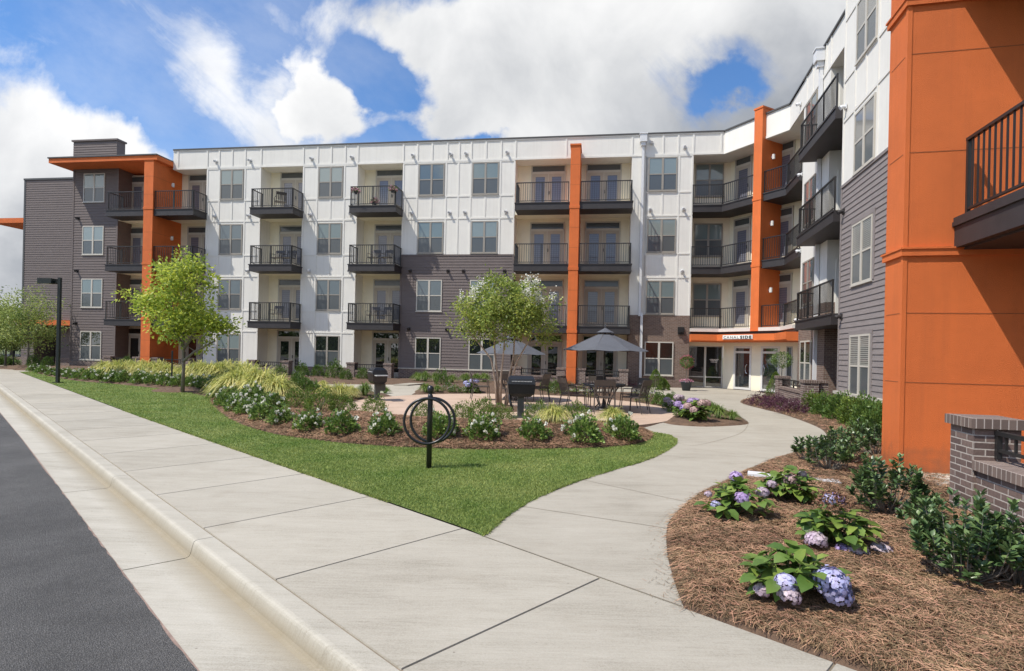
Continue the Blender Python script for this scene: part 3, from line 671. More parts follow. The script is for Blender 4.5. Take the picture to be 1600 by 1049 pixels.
def spilled():
    r2 = np.random.RandomState(8); e = [tuple(p) for p in spline([tuple(p) for p in PATH_R[:70]], 6)] + [K(t, 3.33) for t in np.arange(-1.2, .6, .02)] * 3
    q = np.array(e)[r2.randint(0, len(e), 900)] + r2.randn(900, 2) * .07 - np.array([.02, 0]); n = len(q); a = r2.rand(n) * 6.283; L_ = .02 + .05 * r2.rand(n); w = .0012
    d = np.stack([np.cos(a), np.sin(a)], 1) * L_[:, None] / 2; s = np.stack([-np.sin(a), np.cos(a)], 1) * w
    z = np.full((n, 1), .0135); V = np.stack([np.hstack([q - d - s, z]), np.hstack([q - d + s, z]), np.hstack([q + d + s, z + .004]), np.hstack([q + d - s, z + .004])], 1).reshape(-1, 3)
    tag(link('spilled_straw', npmesh('spilled_straw', V, np.arange(4 * n).reshape(n, 4), 'straw')), 'loose straws spilled from the bed onto the path edge', 'mulch', kind='stuff')
spilled()
straw('pine_straw', near_right, 230000, 3.4, 'loose brown pine straw over the bed right of the path', .11, .0006)
straw('pine_straw', BED_FRONT, 95000, 9, 'loose brown pine straw over the mounded rose bed', .13, .0008)
# ================================================================== APARTMENT BUILDING
BL = thing('apartment_building', 'four storey apartment building with white panels, grey siding, brown brick and orange fins', 'building', (0, 29, 0))
FL = [0.0, 2.96, 6.03, 9.10]                  # floor levels
WB = [.58, 3.66, 6.76, 9.85]                  # window sills
WH, WW = 1.69, 1.41
TOP, PAR = 12.72, 11.62
RD = 1.0                                      # recess depth

def wmesh(frame_mat, up, lo, w=WW, h=WH):
    fr = MB(); t = .055
    fr.box(-w / 2, w / 2, -.045, 0, 0, t); fr.box(-w / 2, w / 2, -.045, 0, h - t, h)
    fr.box(-w / 2, -w / 2 + t, -.045, 0, t, h - t); fr.box(w / 2 - t, w / 2, -.045, 0, t, h - t)
    fr.box(-.05, .05, -.05, 0, t, h - t)
    for sx in (-1, 1):
        x0, x1 = sorted((sx * .05, sx * (w / 2 - t))); fr.box(x0, x1, -.038, 0, h * .5 - .025, h * .5 + .025)
    fr.box(-w / 2 - .03, w / 2 + .03, -.06, 0, -.035, 0)
    gl = MB()
    for sx in (-1, 1):
        x0, x1 = sorted((sx * .05, sx * (w / 2 - t)))
        gl.quad((x0, -.030, h * .5 + .02), (x1, -.030, h * .5 + .02), (x1, -.030, h - t), (x0, -.030, h - t), [(x0, 0), (x1, 0), (x1, h * .5), (x0, h * .5)], 0)
        gl.quad((x0, -.024, t), (x1, -.024, t), (x1, -.024, h * .5 - .02), (x0, -.024, h * .5 - .02), None, 1)
    return fr.mesh('window_frame', frame_mat), gl.mesh('glass', [up, lo])
WM = {k: wmesh(*a) for k, a in dict(
    white=('frame_taupe', 'glass_blind', 'glass_screen'), gray=('frame_light', 'glass_blind', 'glass_screen'),
    dark=('frame_light', 'glass_dark', 'glass_screen'), wing=('frame_light', 'glass_blind_white', 'glass_screen'),
    white2=('frame_taupe', 'glass_blind2', 'glass_screen'), white3=('frame_taupe', 'glass_blind3', 'glass_screen'), gray2=('frame_light', 'glass_blind2', 'glass_screen'), gray3=('frame_light', 'glass_blind3', 'glass_screen'),
    darkt=('frame_taupe', 'glass_dark', 'glass_screen')).items()}
def window(fr, s, z, kind='white', d=0.0, label=None):
    if kind in ('white', 'gray') and random.random() < .45: kind = kind + random.choice('23')
    a, b = WM[kind]; o = fpart('window', a, None, fr, BL, s, d, z); link('glass', b, o)
    if label: o['label'] = label
    return o
# French door set: tan frame, two leaves with glass, transom above
def dmesh(double=True, glassm='glass_door'):
    w = 1.84 if double else 1.0
    fr = MB(); gl = MB(); tr = MB(); lv = MB(); H = 2.06
    fr.box(-w / 2, w / 2, -.06, 0, H + .06, H + .12); fr.box(-w / 2, w / 2, -.06, 0, H + .42, H + .48)
    fr.box(-w / 2, -w / 2 + .06, -.06, 0, 0, H + .48); fr.box(w / 2 - .06, w / 2, -.06, 0, 0, H + .48); fr.box(-w / 2 + .06, w / 2 - .06, -.06, 0, H, H + .06)
    tr.quad((-w / 2 + .06, -.02, H + .12), (w / 2 - .06, -.02, H + .12), (w / 2 - .06, -.02, H + .42), (-w / 2 + .06, -.02, H + .42), None)
    leaves = [(-w / 2 + .06, -.02), (.02, w / 2 - .06)] if double else [(-w / 2 + .06, w / 2 - .06)]
    for x0, x1 in leaves:
        e = .17
        lv.box(x0, x0 + e, -.045, 0, .02, H); lv.box(x1 - e, x1, -.045, 0, .02, H); lv.box(x0 + e, x1 - e, -.045, 0, .02, .3); lv.box(x0 + e, x1 - e, -.045, 0, H - .16, H)
        gl.quad((x0 + e, -.03, .3), (x1 - e, -.03, .3), (x1 - e, -.03, H - .16), (x0 + e, -.03, H - .16), None)
    if double: fr.box(-.02, .02, -.055, 0, 0, H)
    hd = MB(); hd.box(.045 if double else .3, .075 if double else .33, -.09, -.045, .95, 1.12); 
    return fr.mesh('door_frame', 'frame_light'), lv.mesh('door_leaf', 'door_tan'), gl.mesh('glass', glassm), tr.mesh('transom', 'glass_dark' if glassm == 'glass_dark' else 'glass_screen'), hd.mesh('handle', 'rail_black')
DM = {'u': dmesh(), 'g': dmesh(glassm='glass_dark'), 'us': dmesh(False), 'gs': dmesh(False, 'glass_dark')}
def door(fr, s, z, kind='u', d=-RD):
    f, l, gg, t, h = DM[kind]; o = fpart('balcony_door', f, None, fr, BL, s, d + .003, z)
    for n, m_ in (('door_leaf', l), ('glass', gg), ('transom', t), ('handle', h)): link(n, m_, o)
    return o

def wall(name, fr, s0, s1, z0, z1, m_, d=0, depth=1.3, kind='box'):
    mb = MB()
    if kind == 'siding':
        mb.box(s0, s1, -d + .001, -d + depth, z0, z1); mb.siding(s0, s1, -d, z0, z1)
    else: mb.box(s0, s1, -d, -d + depth, z0, z1)
    return fpart(name, mb, m_, fr, BL)
def battens(fr, s0, s1, wins, zlo, zhi, d=0, wingtrim=False, spans=None):
    """white panel joints: raised battens and band trims"""
    mb = MB(); t = .022
    zs = [z for z in (WB[0] - .10, WB[1] - .10, WB[2] - .10, WB[3] - .10, WB[0] + WH + .12, WB[1] + WH + .12, WB[2] + WH + .12, WB[3] + WH + .02) if zlo + .1 < z < zhi - .05]
    for z in zs: mb.box(s0, s1, -d - t, -d, z, z + .085)
    bands = [zlo] + sorted(zs) + [zhi]
    for z0, z1 in zip(bands[:-1], bands[1:]):
        mid = (z0 + z1) / 2; inwin = any(b < mid < b + WH for b in WB)
        xs = {round(s0 + .03, 3), round(s1 - .03, 3)}
        for w in wins:
            xs |= {round(w - WW / 2 - .09, 3), round(w + WW / 2 + .09, 3)}
            if not inwin: xs.add(round(w, 3))
        if len(wins) > 1: xs.add(round((wins[0] + wins[1]) / 2, 3))
        for x in xs:
            if s0 - .01 < x < s1 + .01: mb.box(x - .042, x + .042, -d - t + .002, -d, z0 + (.085 if z0 in zs else 0), z1)
    return fpart('panel_trim', mb, 'white_trim', fr, BL)

# --- main range: piers between the balcony recesses
xB, xC, xD, xE, xF, xA = -16.18, -10.26, -4.54, -1.61, 7.46, -25.02
wall('recess_wall', M, -23.6, 8.93, -.1, 11.7, 'cream_wall', -RD, .35)
wall('white_wall', M, -17.75, -14.43, .55, PAR, 'white_panel'); battens(M, -17.75, -14.43, [xB], .55, PAR)
wall('white_wall', M, -11.90, -8.72, .55, PAR, 'white_panel'); battens(M, -11.9, -8.72, [xC], .55, PAR)
wall('white_wall', M, -6.14, -.04, 6.70, PAR, 'white_panel'); battens(M, -6.14, -.04, [xD, xE], 6.70, PAR)
wall('grey_siding_wall', M, -6.14, -.04, .62, 6.62, 'gray_siding', kind='siding')
mb = MB(); mb.box(-6.16, -.02, -.035, .02, 6.62, 6.70); mb.box(-.09, .0, -.03, .02, .62, 6.62); mb.box(-6.18, -6.08, -.03, .02, .62, 6.62); fpart('corner_trim', mb, 'gray_siding', M, BL)
wall('white_wall', M, 5.93, 8.93, 3.60, PAR, 'white_panel', depth=1.9); battens(M, 6.65, 8.93, [xF], 3.60, PAR)
wall('brick_wall', M, 5.93, 8.93, -.1, 3.60, 'brick_brown', .025, 1.9)
for a, b in ((-17.75, -14.43), (-11.9, -8.72)): wall('brick_base', M, a, b, -.1, .55, 'brick_dark', .04)
wall('brick_base', M, -6.14, -.04, -.1, .56, 'brick_dark', .05)
mb = MB(); mb.box(-6.16, -.02, -.085, .02, .56, .62); fpart('base_ledge', mb, 'concrete_trim', M, BL)
# parapet band
wall('parapet', M, -19.9, 10.39, PAR, TOP, 'white_panel', depth=1.6)
mb = MB(); mb.box(-19.9, 10.35, -.028, 0, PAR, PAR + .10); mb.box(-19.9, 10.35, -.028, 0, TOP - .07, TOP)
xs = [-19.6, -17.75, -17.0, -16.2, -15.4, -14.43, -11.9, -11.05, -10.26, -9.45, -8.72, -6.14, -5.35, -4.54, -3.7, -3.05, -2.4, -1.61, -.8, -.04, 2.6, 5.93, 6.65, 7.46, 8.2, 8.93, 10.25]
for x in xs: mb.box(x - .042, x + .042, -.026, 0, PAR + .10, TOP - .07)
fpart('parapet_trim', mb, 'white_trim', M, BL)
mb = MB(); mb.box(-19.9, 10.42, -.06, 1.65, TOP, TOP + .07); fpart('coping', mb, 'coping', M, BL)
mb = MB(); mb.box(-26.3, 11.8, .5, 16, 12.2, 12.35); fpart('roof', mb, 'roof_membrane', M, BL)
mb = MB(); mb.box(-26.3, 11.8, 15.7, 16, 0, 12.2); mb.box(-26.3, -26.0, 1.3, 15.7, 0, 12.2); fpart('rear_wall', mb, 'gray_siding', M, BL)
for k in range(4):
    window(M, xB, WB[k], 'white'); window(M, xC, WB[k], 'darkt' if k == 0 else 'white')
    window(M, xD, WB[k], ('dark', 'gray', 'white', 'white')[k]); window(M, xE, WB[k], ('dark', 'gray', 'white', 'white')[k])
    window(M, xF, WB[k], 'dark' if k == 0 else 'white', d=.027 if k == 0 else 0); window(M, xA, WB[k], 'dark' if k == 0 else 'gray')
# --- grey tower at the left end of the range
wall('grey_siding_wall', M, -26.41, -23.42, .5, 11.95, 'gray_siding', kind='siding', depth=1.6)
wall('brick_base', M, -26.41, -23.42, -.1, .5, 'brick_dark', .04)
mb = MB(); mb.box(-26.45, -26.35, -.03, .02, .5, 11.9); mb.box(-23.5, -23.40, -.03, .02, .5, 11.9); fpart('corner_trim', mb, 'gray_siding', M, BL)
# orange canopy and fin
mb = MB(); cl = M.S(76, 250, 1.22); mb.box(cl, -19.9, -1.22, 1.6, 11.80, 12.05); mb.box(cl - .04, -19.9, -1.27, 1.6, 12.05, 12.12, 1)
fpart('orange_canopy', mb, ['orange_stucco', 'coping'], M, BL)
mb = MB()
f_s0 = M.S(222.5, 400, 1.18); f_s1 = M.S(237, 400, 1.18)
mb.box(f_s0, f_s1, -1.18, RD, -.1, 12.0); fpart('orange_fin', mb, 'orange_stucco', M, BL)
mb = MB()
for z in (2.9, 6.0, 9.07): mb.box(f_s0 - .02, f_s1 + .02, -1.2, RD - .02, z, z + .13)
fpart('fin_band', mb, 'orange_stucco', M, BL)
h0, h1 = M.S(115, 232, -1.5), M.S(183, 232, -1.5)
mb = MB(); mb.box(h0, h1, 1.5, 2.1, 12.2, 14.05); mb.siding(h0, h1, 1.5, 12.2, 14.0); mb.box(h0 - .08, h1 + .08, 1.42, 2.15, 14.05, 14.15)
fpart('roof_housing', mb, 'gray_siding', M, BL)
# set-back block beyond
LB = Frame(M.P(0, -4.4).x, M.P(0, -4.4).y, M.a)
lx0, lx1 = LB.S(36.5, 400), -24.5
wall('grey_siding_wall', LB, lx0, lx1, 2.95, 12.7, 'gray_siding', kind='siding', depth=9)
mb = MB(); mb.box(lx0 - .05, lx1, -.06, 9, 12.7, 12.82); mb.box(lx0 - .03, lx0 + .1, -.03, 0, 2.9, 12.7); fpart('coping', mb, 'coping', LB, BL)
wall('grey_siding_wall', LB, lx0 + 2.2, lx1, .5, 2.95, 'gray_siding', d=-.5, kind='siding', depth=8)
wall('grey_siding_wall', LB, lx0, lx0 + 1.0, .5, 2.95, 'gray_siding', d=0, kind='siding', depth=8)
wall('brick_base', LB, lx0 + 2.2, lx1, -.1, .5, 'brick_dark', d=-.46, depth=8); wall('brick_base', LB, lx0, lx0 + 1.0, -.1, .5, 'brick_dark', d=.03, depth=8)
mb = MB(); mb.box(lx0 - 1.4, lx1, -.45, 2, 2.72, 3.05); fpart('orange_canopy', mb, 'orange_stucco', LB, BL)
mb = MB(); mb.box(lx0 - 4.5, lx0, 1.5, 5, 10.15, 10.5); fpart('orange_canopy', mb, 'orange_stucco', LB, BL)
mb = MB(); mb.box(lx0 + 1.0, lx0 + 2.2, 1.5, 1.6, 0, 2.7); fpart('entry_door', mb, 'glass_dark', LB, BL)

# --- balconies
def railing(mb, x0, x1, y0, y1, h=1.02, sides='lfr', z=0):
    """x0..x1 along, y0 front (outer, smaller) y1 back"""
    runs = []
    if 'f' in sides: runs.append(((x0, y0), (x1, y0)))
    if 'l' in sides: runs.append(((x0, y0), (x0, y1)))
    if 'r' in sides: runs.append(((x1, y0), (x1, y1)))
    rail_runs(mb, runs, z, h)
def rail_runs(mb, runs, z, h, sp=.115, bal=.0085):
    for (ax, ay), (bx, by) in runs:
        L = math.hypot(bx - ax, by - ay); ux, uy = (bx - ax) / L, (by - ay) / L
        def bar(t0, t1, z0, z1, w):
            nx, ny = -uy * w, ux * w
            p = [(ax + ux * t0 + nx, ay + uy * t0 + ny), (ax + ux * t0 - nx, ay + uy * t0 - ny), (ax + ux * t1 - nx, ay + uy * t1 - ny), (ax + ux * t1 + nx, ay + uy * t1 + ny)]
            mb.poly(p, z0, z1)
        bar(0, L, z + h - .04, z + h, .027); bar(0.02, L - .02, z + .07, z + .10, .016)
        n = max(1, round(L / 1.55))
        for i in range(n + 1):
            t = L * i / n; t = min(max(t, .022), L - .022); bar(t - .022, t + .022, z, z + h - .041, .022)
        n = max(2, round(L / sp))
        for i in range(1, n): bar(L * i / n - bal, L * i / n + bal, z + .10, z + h - .041, bal)
def balcony(fr, s0, s1, zf, d0=1.1, sides='lfr', open_depth=RD):
    sl_ = MB()
    sl_.box(s0, s1, -d0, -.002, zf - .34, zf - .05); sl_.box(s0 - .03, s1 + .03, -d0 - .03, -.002, zf - .05, zf)
    sl_.box(s0 - .015, s1 + .015, -d0 - .015, -.002, zf - .37, zf - .34)
    o = fpart('balcony', sl_, 'charcoal', fr, BL)
    dk = MB(); dk.quad((s0 + .06, -d0 + .06, zf + .004), (s1 - .06, -d0 + .06, zf + .004), (s1 - .06, -.01, zf + .004), (s0 + .06, -.01, zf + .004)); link('bounce_deck', dk.mesh('bounce_deck', 'bounce_concrete'), o)  # pale top sheet added to bounce sunlight into the recess
    rl = MB(); railing(rl, s0 + .05, s1 - .05, -d0 + .05, -.02, sides=sides, z=zf)
    link('railing', rl.mesh('railing', 'rail_black'), o); return o
def recess_floor(fr, s0, s1, zf, depth=RD):
    mb = MB(); mb.box(s0, s1, .002, depth, zf - .34, zf - .002); fpart('recess_floor', mb, 'cream_wall', fr, BL)
D0 = 1.1
bays = [  # (px left, px right, recess s0, s1, door centre)
    (164, 222.5, -23.42, f_s0, M.S(214, 400, -RD), 'lf', 'us'), (237, 321.5, f_s1, -17.75, -18.75, 'fr', 'u'),
    (388.5, 472, -14.43, -11.90, -12.9, 'lfr', 'u'), (543.5, 627.5, -8.72, -6.14, -7.15, 'lfr', 'u'),
    (802.5, 888, -.04, 2.83, 1.62, 'lf', 'u'), (903, 986.5, 3.31, 5.93, 4.55, 'fr', 'u')]
BAY = []
for (pl, pr, r0, r1, dc, sides, dk) in bays:
    s0, s1 = M.S(pl, 420, D0), M.S(pr, 420, 0 if pr in (321.5, 472, 627.5) else D0); BAY.append((s0, s1))
    for k in (1, 2, 3):
        balcony(M, s0, s1, FL[k], D0, sides); recess_floor(M, r0 - (.0 if r0 < -1 else 0), r1, FL[k]); door(M, dc, FL[k], dk)
    door(M, dc, .02, 'gs' if dk == 'us' else 'g')
# orange fin between the two right hand bays
c0, c1 = M.S(888, 420, 1.2), M.S(903, 420, 1.2)
mb = MB(); mb.box(c0, c1, -1.2, RD, -.1, 11.85); fpart('orange_fin', mb, 'orange_stucco', M, BL)
mb = MB(); mb.box(c0 - .04, c1 + .04, -1.24, -.03, 11.85, 11.93)
for z in (2.6, 5.7, 8.75): mb.box(c0 - .02, c1 + .02, -1.22, -.1, z, z + .15)
fpart('fin_band', mb, 'orange_stucco', M, BL)
mb = MB()
for z in (.9, 1.8, 3.7, 4.7, 6.8, 7.8, 9.9, 10.9): mb.box(c0 - .003, c1 + .003, -1.203, RD - .01, z, z + .012); mb.box(f_s0 - .003, f_s1 + .003, -1.183, RD - .01, z, z + .012)
fpart('fin_joints', mb, 'orange_joint', M, BL)
# bracket beams over the recesses by the fin
# --- dryer vents and small wall boxes
def vent_mesh(m_):
    v = MB(); v.tube([(0, 0, 0), (0, -.10, 0), (0, -.16, -.03)], [.055, .06, .065], 10); v.box(-.08, .08, -.02, 0, -.08, .08); return v.mesh('vent', m_)
VW, VG = vent_mesh('downspout_white'), vent_mesh('charcoal')
vcols = [337, 390, 486, 549, 644, 703, 727, 791]
for px in vcols:
    s_ = M.S(px, 300)
    for k, z in enumerate((2.72, 5.82, 8.92, 12.02)):
        gry = px > 630 and k < 2
        if px in (486, 390, 337, 549) and k == 0: continue
        fpart('vent', VG if gry else VW, None, M, BL, s_, .02, z)
for z in (5.82, 8.92, 12.02): fpart('vent', VW, None, M, BL, M.S(1068, 300), .02, z)
for z in (2.72, 5.82, 8.92): fpart('vent', VG, None, M, BL, M.S(121.6, 400), .02, z)
for px in (1016,):
    for z in (8.92, 12.3): fpart('vent', VW, None, M, BL, M.S(px, 300), .02, z)
# --- downspout with conductor head
mb = MB(); s_ = M.S(1000, 450); mb.box(s_ - .06, s_ + .06, -.16, -.04, 3.7, 12.1); mb.box(s_ - .06 + .1, s_ + .16, -.20, -.06, .1, 3.55)
mb.quad((s_ - .06, -.16, 3.7), (s_ + .06, -.16, 3.7), (s_ + .16, -.2, 3.55), (s_ + .04, -.2, 3.55)); mb.box(s_ - .06, s_ + .16, -.18, -.04, 3.54, 3.72)
fpart('downspout', mb, 'downspout_white', M, BL)
mb = MB(); mb.box(s_ - .17, s_ + .17, -.30, -.02, 12.28, 12.66); mb.box(s_ - .11, s_ + .11, -.24, -.03, 12.1, 12.28); mb.box(s_ - .2, s_ + .2, -.33, -.02, 12.66, 12.72); fpart('conductor_head', mb, 'downspout_white', M, BL)
mb = MB(); s_ = M.S(1063.5, 518); mb.box(s_ - .15, s_ + .15, -.10, -.03, 2.65, 3.02); mb.box(s_ - .11, s_ + .11, -.22, -.10, 2.75, 2.98); fpart('wall_lantern', mb, 'rail_black', M, BL)

# ---------------------------------------------------------------- corner range (polyline P0-P1-P2-P3)
def line_off(p, q, d):
    e = (Vector(q[:2]) - Vector(p[:2])).normalized(); n = Vector((e.y, -e.x)); return Vector(p[:2]) + n * d, e
def offset(poly, d):
    out = []; L = [line_off(poly[i], poly[i + 1], d) for i in range(len(poly) - 1)]
    out.append(L[0][0])
    for (a, e), (b, f) in zip(L[:-1], L[1:]):
        det = e.x * f.y - e.y * f.x; w = b - a; t = (w.x * f.y - w.y * f.x) / det; out.append(a + e * t)
    e0 = L[-1]; ln = (Vector(poly[-1][:2]) - Vector(poly[-2][:2])).length; out.append(e0[0] + e0[1] * ln); return out
PL = [M.P(8.93)[:2], tuple(P1)[:2], tuple(P2)[:2], RW.P(2.2, -.47)[:2]]
PL = [Vector(p) for p in PL]
def sub(poly, i0, i1): return poly[i0:i1 + 1]
def band(name, poly, d_out, d_in, z0, z1, m_, parent=BL, ext=False):
    f = offset(poly, d_out); b = offset(poly, d_in); mb = MB()
    mb.poly([(p.x, p.y) for p in f] + [(p.x, p.y) for p in b[::-1]], z0, z1); return wpart(name, mb, m_, parent)
CD = 1.2
band('recess_wall', PL, -CD, -CD - .3, 2.6, 11.7, 'cream_wall')
band('parapet', PL[1:], 0, -1.6, PAR, TOP, 'white_panel'); band('coping', PL[1:], .06, -1.65, TOP, TOP + .07, 'coping')
band('parapet_trim', PL[1:], .025, -.2, PAR - .01, PAR + .10, 'white_trim')
band('soffit', PL, -.05, -CD, PAR - .03, PAR - .012, 'white_trim')
sc0 = CH.S(1174, 400, .25); sc1 = CH.S(1187.5, 400, .25)
fw = .44; sc0 = (sc0 + sc1) / 2 - fw / 2; sc1 = sc0 + fw
left_poly = [PL[0], PL[1], Vector(CH.P(sc0)[:2])]; right_poly = [Vector(CH.P(sc1)[:2]), PL[2], PL[3]]
for k in (1, 2, 3):
    for poly, s_end in ((left_poly, 0), (right_poly, 1)):
        dark = k > 1
        if dark:
            f = offset(poly, .12); b = offset(poly, -CD + .01); mb = MB(); mb.poly([tuple(p) for p in f] + [tuple(p) for p in b[::-1]], FL[k] - .36, FL[k] - .05)
            f2 = offset(poly, .15); b2 = offset(poly, -CD + .02); mb.poly([tuple(p) for p in f2] + [tuple(p) for p in b2[::-1]], FL[k] - .05, FL[k])
            o = wpart('balcony', mb, 'charcoal', BL)
        else:
            f = offset(poly, .25); b = offset(poly, -CD + .01); mb = MB(); mb.poly([tuple(p) for p in f] + [tuple(p) for p in b[::-1]], FL[k] - .16, FL[k])
            o = wpart('balcony', mb, 'fascia_white', BL)
        rr = offset(poly, .05); rl = MB(); rail_runs(rl, [((rr[i].x, rr[i].y), (rr[i + 1].x, rr[i + 1].y)) for i in range(len(rr) - 1)], FL[k], 1.02)
        link('railing', rl.mesh('railing', 'rail_black'), o)
    s_ = (M.S(1083, 400, -CD) + M.S(1129, 400, -CD)) / 2
    window(M, s_, WB[k], 'white', d=-CD + .003)
    window_s = s_
    door(CH, (CH.S(1147, 400, -CD) + CH.S(1172, 400, -CD)) / 2, FL[k], 'us', d=-CD)
    sd_ = (CH.S(1212, 400, -CD) + CH.S(1236, 400, -CD)) / 2
    door(CH, sd_, FL[k], 'us', d=-CD)
mb = MB(); mb.box(sc0, sc1, -.25, CD, FL[1] - .16, 13.0); o = fpart('orange_fin', mb, 'orange_stucco', CH, BL)
mb = MB(); mb.box(sc0 - .03, sc1 + .03, -.28, 1.0, 13.0, 13.08)
for z in (5.75, 8.8): mb.box(sc0 - .02, sc1 + .02, -.27, -.13, z, z + .12)
fpart('fin_band', mb, 'orange_stucco', CH, BL)
for k in (1, 2, 3):
    v = MB(); v.tube([(0, 0, -.11), (0, 0, .11)], .07, 10); v.box(-.09, .02, -.05, .05, -.05, .05)
    fpart('wall_lamp', v, 'lantern_white', CH, BL, sc1 + .08, -.45, FL[k] + 1.75)
    v2 = v.mesh('wall_lamp', 'lantern_white')
    if k > 1: fpart('wall_lamp', v2, None, M, BL, f_s1 + .08, -.2, FL[k] + 1.7)
# entrance: orange canopy, lintel, storefront
band('orange_canopy', PL, .50, -.5, 2.36, 2.66, 'orange_stucco'); band('canopy_soffit', PL, .45, -CD, 2.30, 2.36, 'orange_stucco'); band('canopy_deck', PL, .12, -CD, 2.66, 2.79, 'rail_black')
band('storefront_lintel', PL, -.55, -.8, 2.12, 2.30, 'cream_wall')
SFP = offset(PL, -.6)
FS = [Frame(SFP[i].x, SFP[i].y, math.atan2(SFP[i + 1].y - SFP[i].y, SFP[i + 1].x - SFP[i].x)) for i in range(3)]
def sfpane(fr, s0, s1, z0, z1, m_='glass_dark', bars=(), fm='aluminium', name='storefront_window', t=.05):
    f = MB(); f.box(s0, s0 + t, -.05, .03, z0, z1); f.box(s1 - t, s1, -.05, .03, z0, z1); f.box(s0 + t, s1 - t, -.05, .03, z0, z0 + t); f.box(s0 + t, s1 - t, -.05, .03, z1 - t, z1)
    for b_ in bars: f.box(s0 + t, s1 - t, -.045, .03, b_, b_ + t)
    o = fpart(name, f, fm, fr, BL); p = MB(); p.quad((s0 + t, 0, z0 + t), (s1 - t, 0, z0 + t), (s1 - t, 0, z1 - t), (s0 + t, 0, z1 - t)); link('glass', p.mesh('glass', m_), o); return o
F0, F1, F2 = FS
L0 = (SFP[1] - SFP[0]).length; L1 = (SFP[2] - SFP[1]).length; L2 = (SFP[3] - SFP[2]).length
sfpane(F0, .04, L0 * .5, .02, 2.12, bars=(.52,)); o = sfpane(F0, L0 * .5, L0 - .03, .02, 2.12, bars=(.52,))
lt = MB()
for z, w in ((1.42, .42), (1.36, .34), (1.29, .30)):
    x = L0 * .75 - w / 2; i = 0
    while x < L0 * .75 + w / 2: lt.box(x, x + .022 + .012 * ((i * 7) % 3), -.012, -.006, z, z + .035); x += .045; i += 1
link('window_lettering', lt.mesh('window_lettering', 'sign_white'), o)
def solid(fr, s0, s1, z0=0, z1=2.3, m_='cream_wall', d=.03): mb = MB(); mb.box(s0, s1, -d, .25, z0, z1); return fpart('pilaster', mb, m_, fr, BL)
e0 = [F1.S(px, 570) for px in (1147, 1174.7, 1189.5, 1219)]
solid(F1, .02, e0[0]); solid(F1, e0[1], e0[2]); 
for a, b, hs in ((e0[0], e0[1], 1), (e0[2], min(e0[3], L1 - .25), -1)):
    o = sfpane(F1, a, b, .02, 2.12, m_='glass_entry', bars=(1.78,), fm='door_white', name='entrance_door', t=.10)
    hnd = MB(); cx_ = b - .12 if hs > 0 else a + .12
    hnd.tube([(cx_ + hs * -.02 - hs * .13 * math.cos(t), -.13, 1.02 + .23 * math.sin(t)) for t in np.linspace(-1.35, 1.35, 12)], .017, 6)
    link('handle', hnd.mesh('handle', 'handle_steel', True), o)
x3 = F1.S(1229, 570); x4 = F1.S(1239, 570); sfpane(F1, x3, x4, .02, 2.12, m_='glass_screen'); solid(F1, min(e0[3], L1 - .25), x3); solid(F1, x4, max(L1 - .02, x4 + .05)); sfpane(F2, .25, L2 - .2, .02, 2.12, m_='glass_screen'); solid(F2, 0.03, .25); solid(F2, L2 - .2, L2)
# building name sign
sg = Frame(CH.ox, CH.oy, CH.a)
SGN = thing('building_sign', 'white name board reading CANALSIDE on the orange entrance canopy', 'sign', tuple(CH.P(CH.S(1152.5, 526, .51), .51, 2.42)), CH.a)
mb = MB(); mb.box(-.84, .84, -.03, 0, .01, .20); link('board', mb.mesh('board', 'sign_white'), SGN)
def text_mesh(s, size, m_, off=0, ext=.006):
    cu = bpy.data.curves.new('letters', 'FONT'); cu.body = s; cu.size = size; cu.extrude = ext; cu.offset = off; cu.resolution_u = 3; cu.space_character = 1.25
    ob = bpy.data.objects.new('letters', cu); col.objects.link(ob); bpy.context.view_layer.update()
    me = bpy.data.meshes.new_from_object(ob.evaluated_get(bpy.context.evaluated_depsgraph_get())); bpy.data.objects.remove(ob); me.materials.clear(); me.materials.append(MATS[m_])
    w = max(v.co.x for v in me.vertices) - min(v.co.x for v in me.vertices); return me, w
for s_, x0, w_, m_, off in (('CANAL', -.79, .88, 'letter_grey', .002), ('SIDE', .17, .62, 'letter_dark', .006)):
    me, w = text_mesh(s_, .175, m_, off); o = link('lettering', me, SGN, (x0, -.036, .035)); o.rotation_euler = (R(90), 0, 0); o.scale = (w_ / w, 1, 1)

# ---------------------------------------------------------------- right hand wing
WE = 17.15
wall('white_wall', RW, 8.35, WE, 6.72, TOP, 'white_panel', depth=2.6); wall('grey_siding_wall', RW, 8.35, WE, .66, 6.64, 'wing_siding', kind='siding', depth=2.6)
mb = MB(); mb.box(8.33, WE, -.04, .02, 6.64, 6.72); mb.box(8.33, 8.43, -.03, .02, .66, 6.64); fpart('corner_trim', mb, 'wing_siding', RW, BL)
wall('brick_base', RW, 8.35, WE, -.1, .58, 'brick_brown', .06, 2.6); mb = MB(); mb.box(8.3, WE, -.12, .02, .58, .66); fpart('base_ledge', mb, 'concrete_trim', RW, BL)
xW = 10.05; xW2 = 14.6
for k in range(4):
    window(RW, xW, WB[k] - (.02 if k else 0), 'wing'); window(RW, xW2, WB[k], 'wing')
for k in (0, 1):   # outer casing on the siding
    z = WB[k]
    for xw in (xW, xW2):
        mb = MB(); mb.box(xw - .83, xw + .83, -.03, 0, z + WH + .005, z + WH + .11); mb.box(xw - .83, xw - .72, -.03, 0, z - .02, z + WH + .006); mb.box(xw + .72, xw + .83, -.03, 0, z - .02, z + WH + .006)
        fpart('window_casing', mb, 'wing_siding', RW, BL)
battens(RW, 8.35, 12.4, [xW], 6.72, TOP); battens(RW, 12.4, WE, [xW2], 6.72, TOP)
mb = MB(); mb.box(8.3, WE, -.06, 2.6, TOP, TOP + .07); fpart('coping', mb, 'coping', RW, BL)
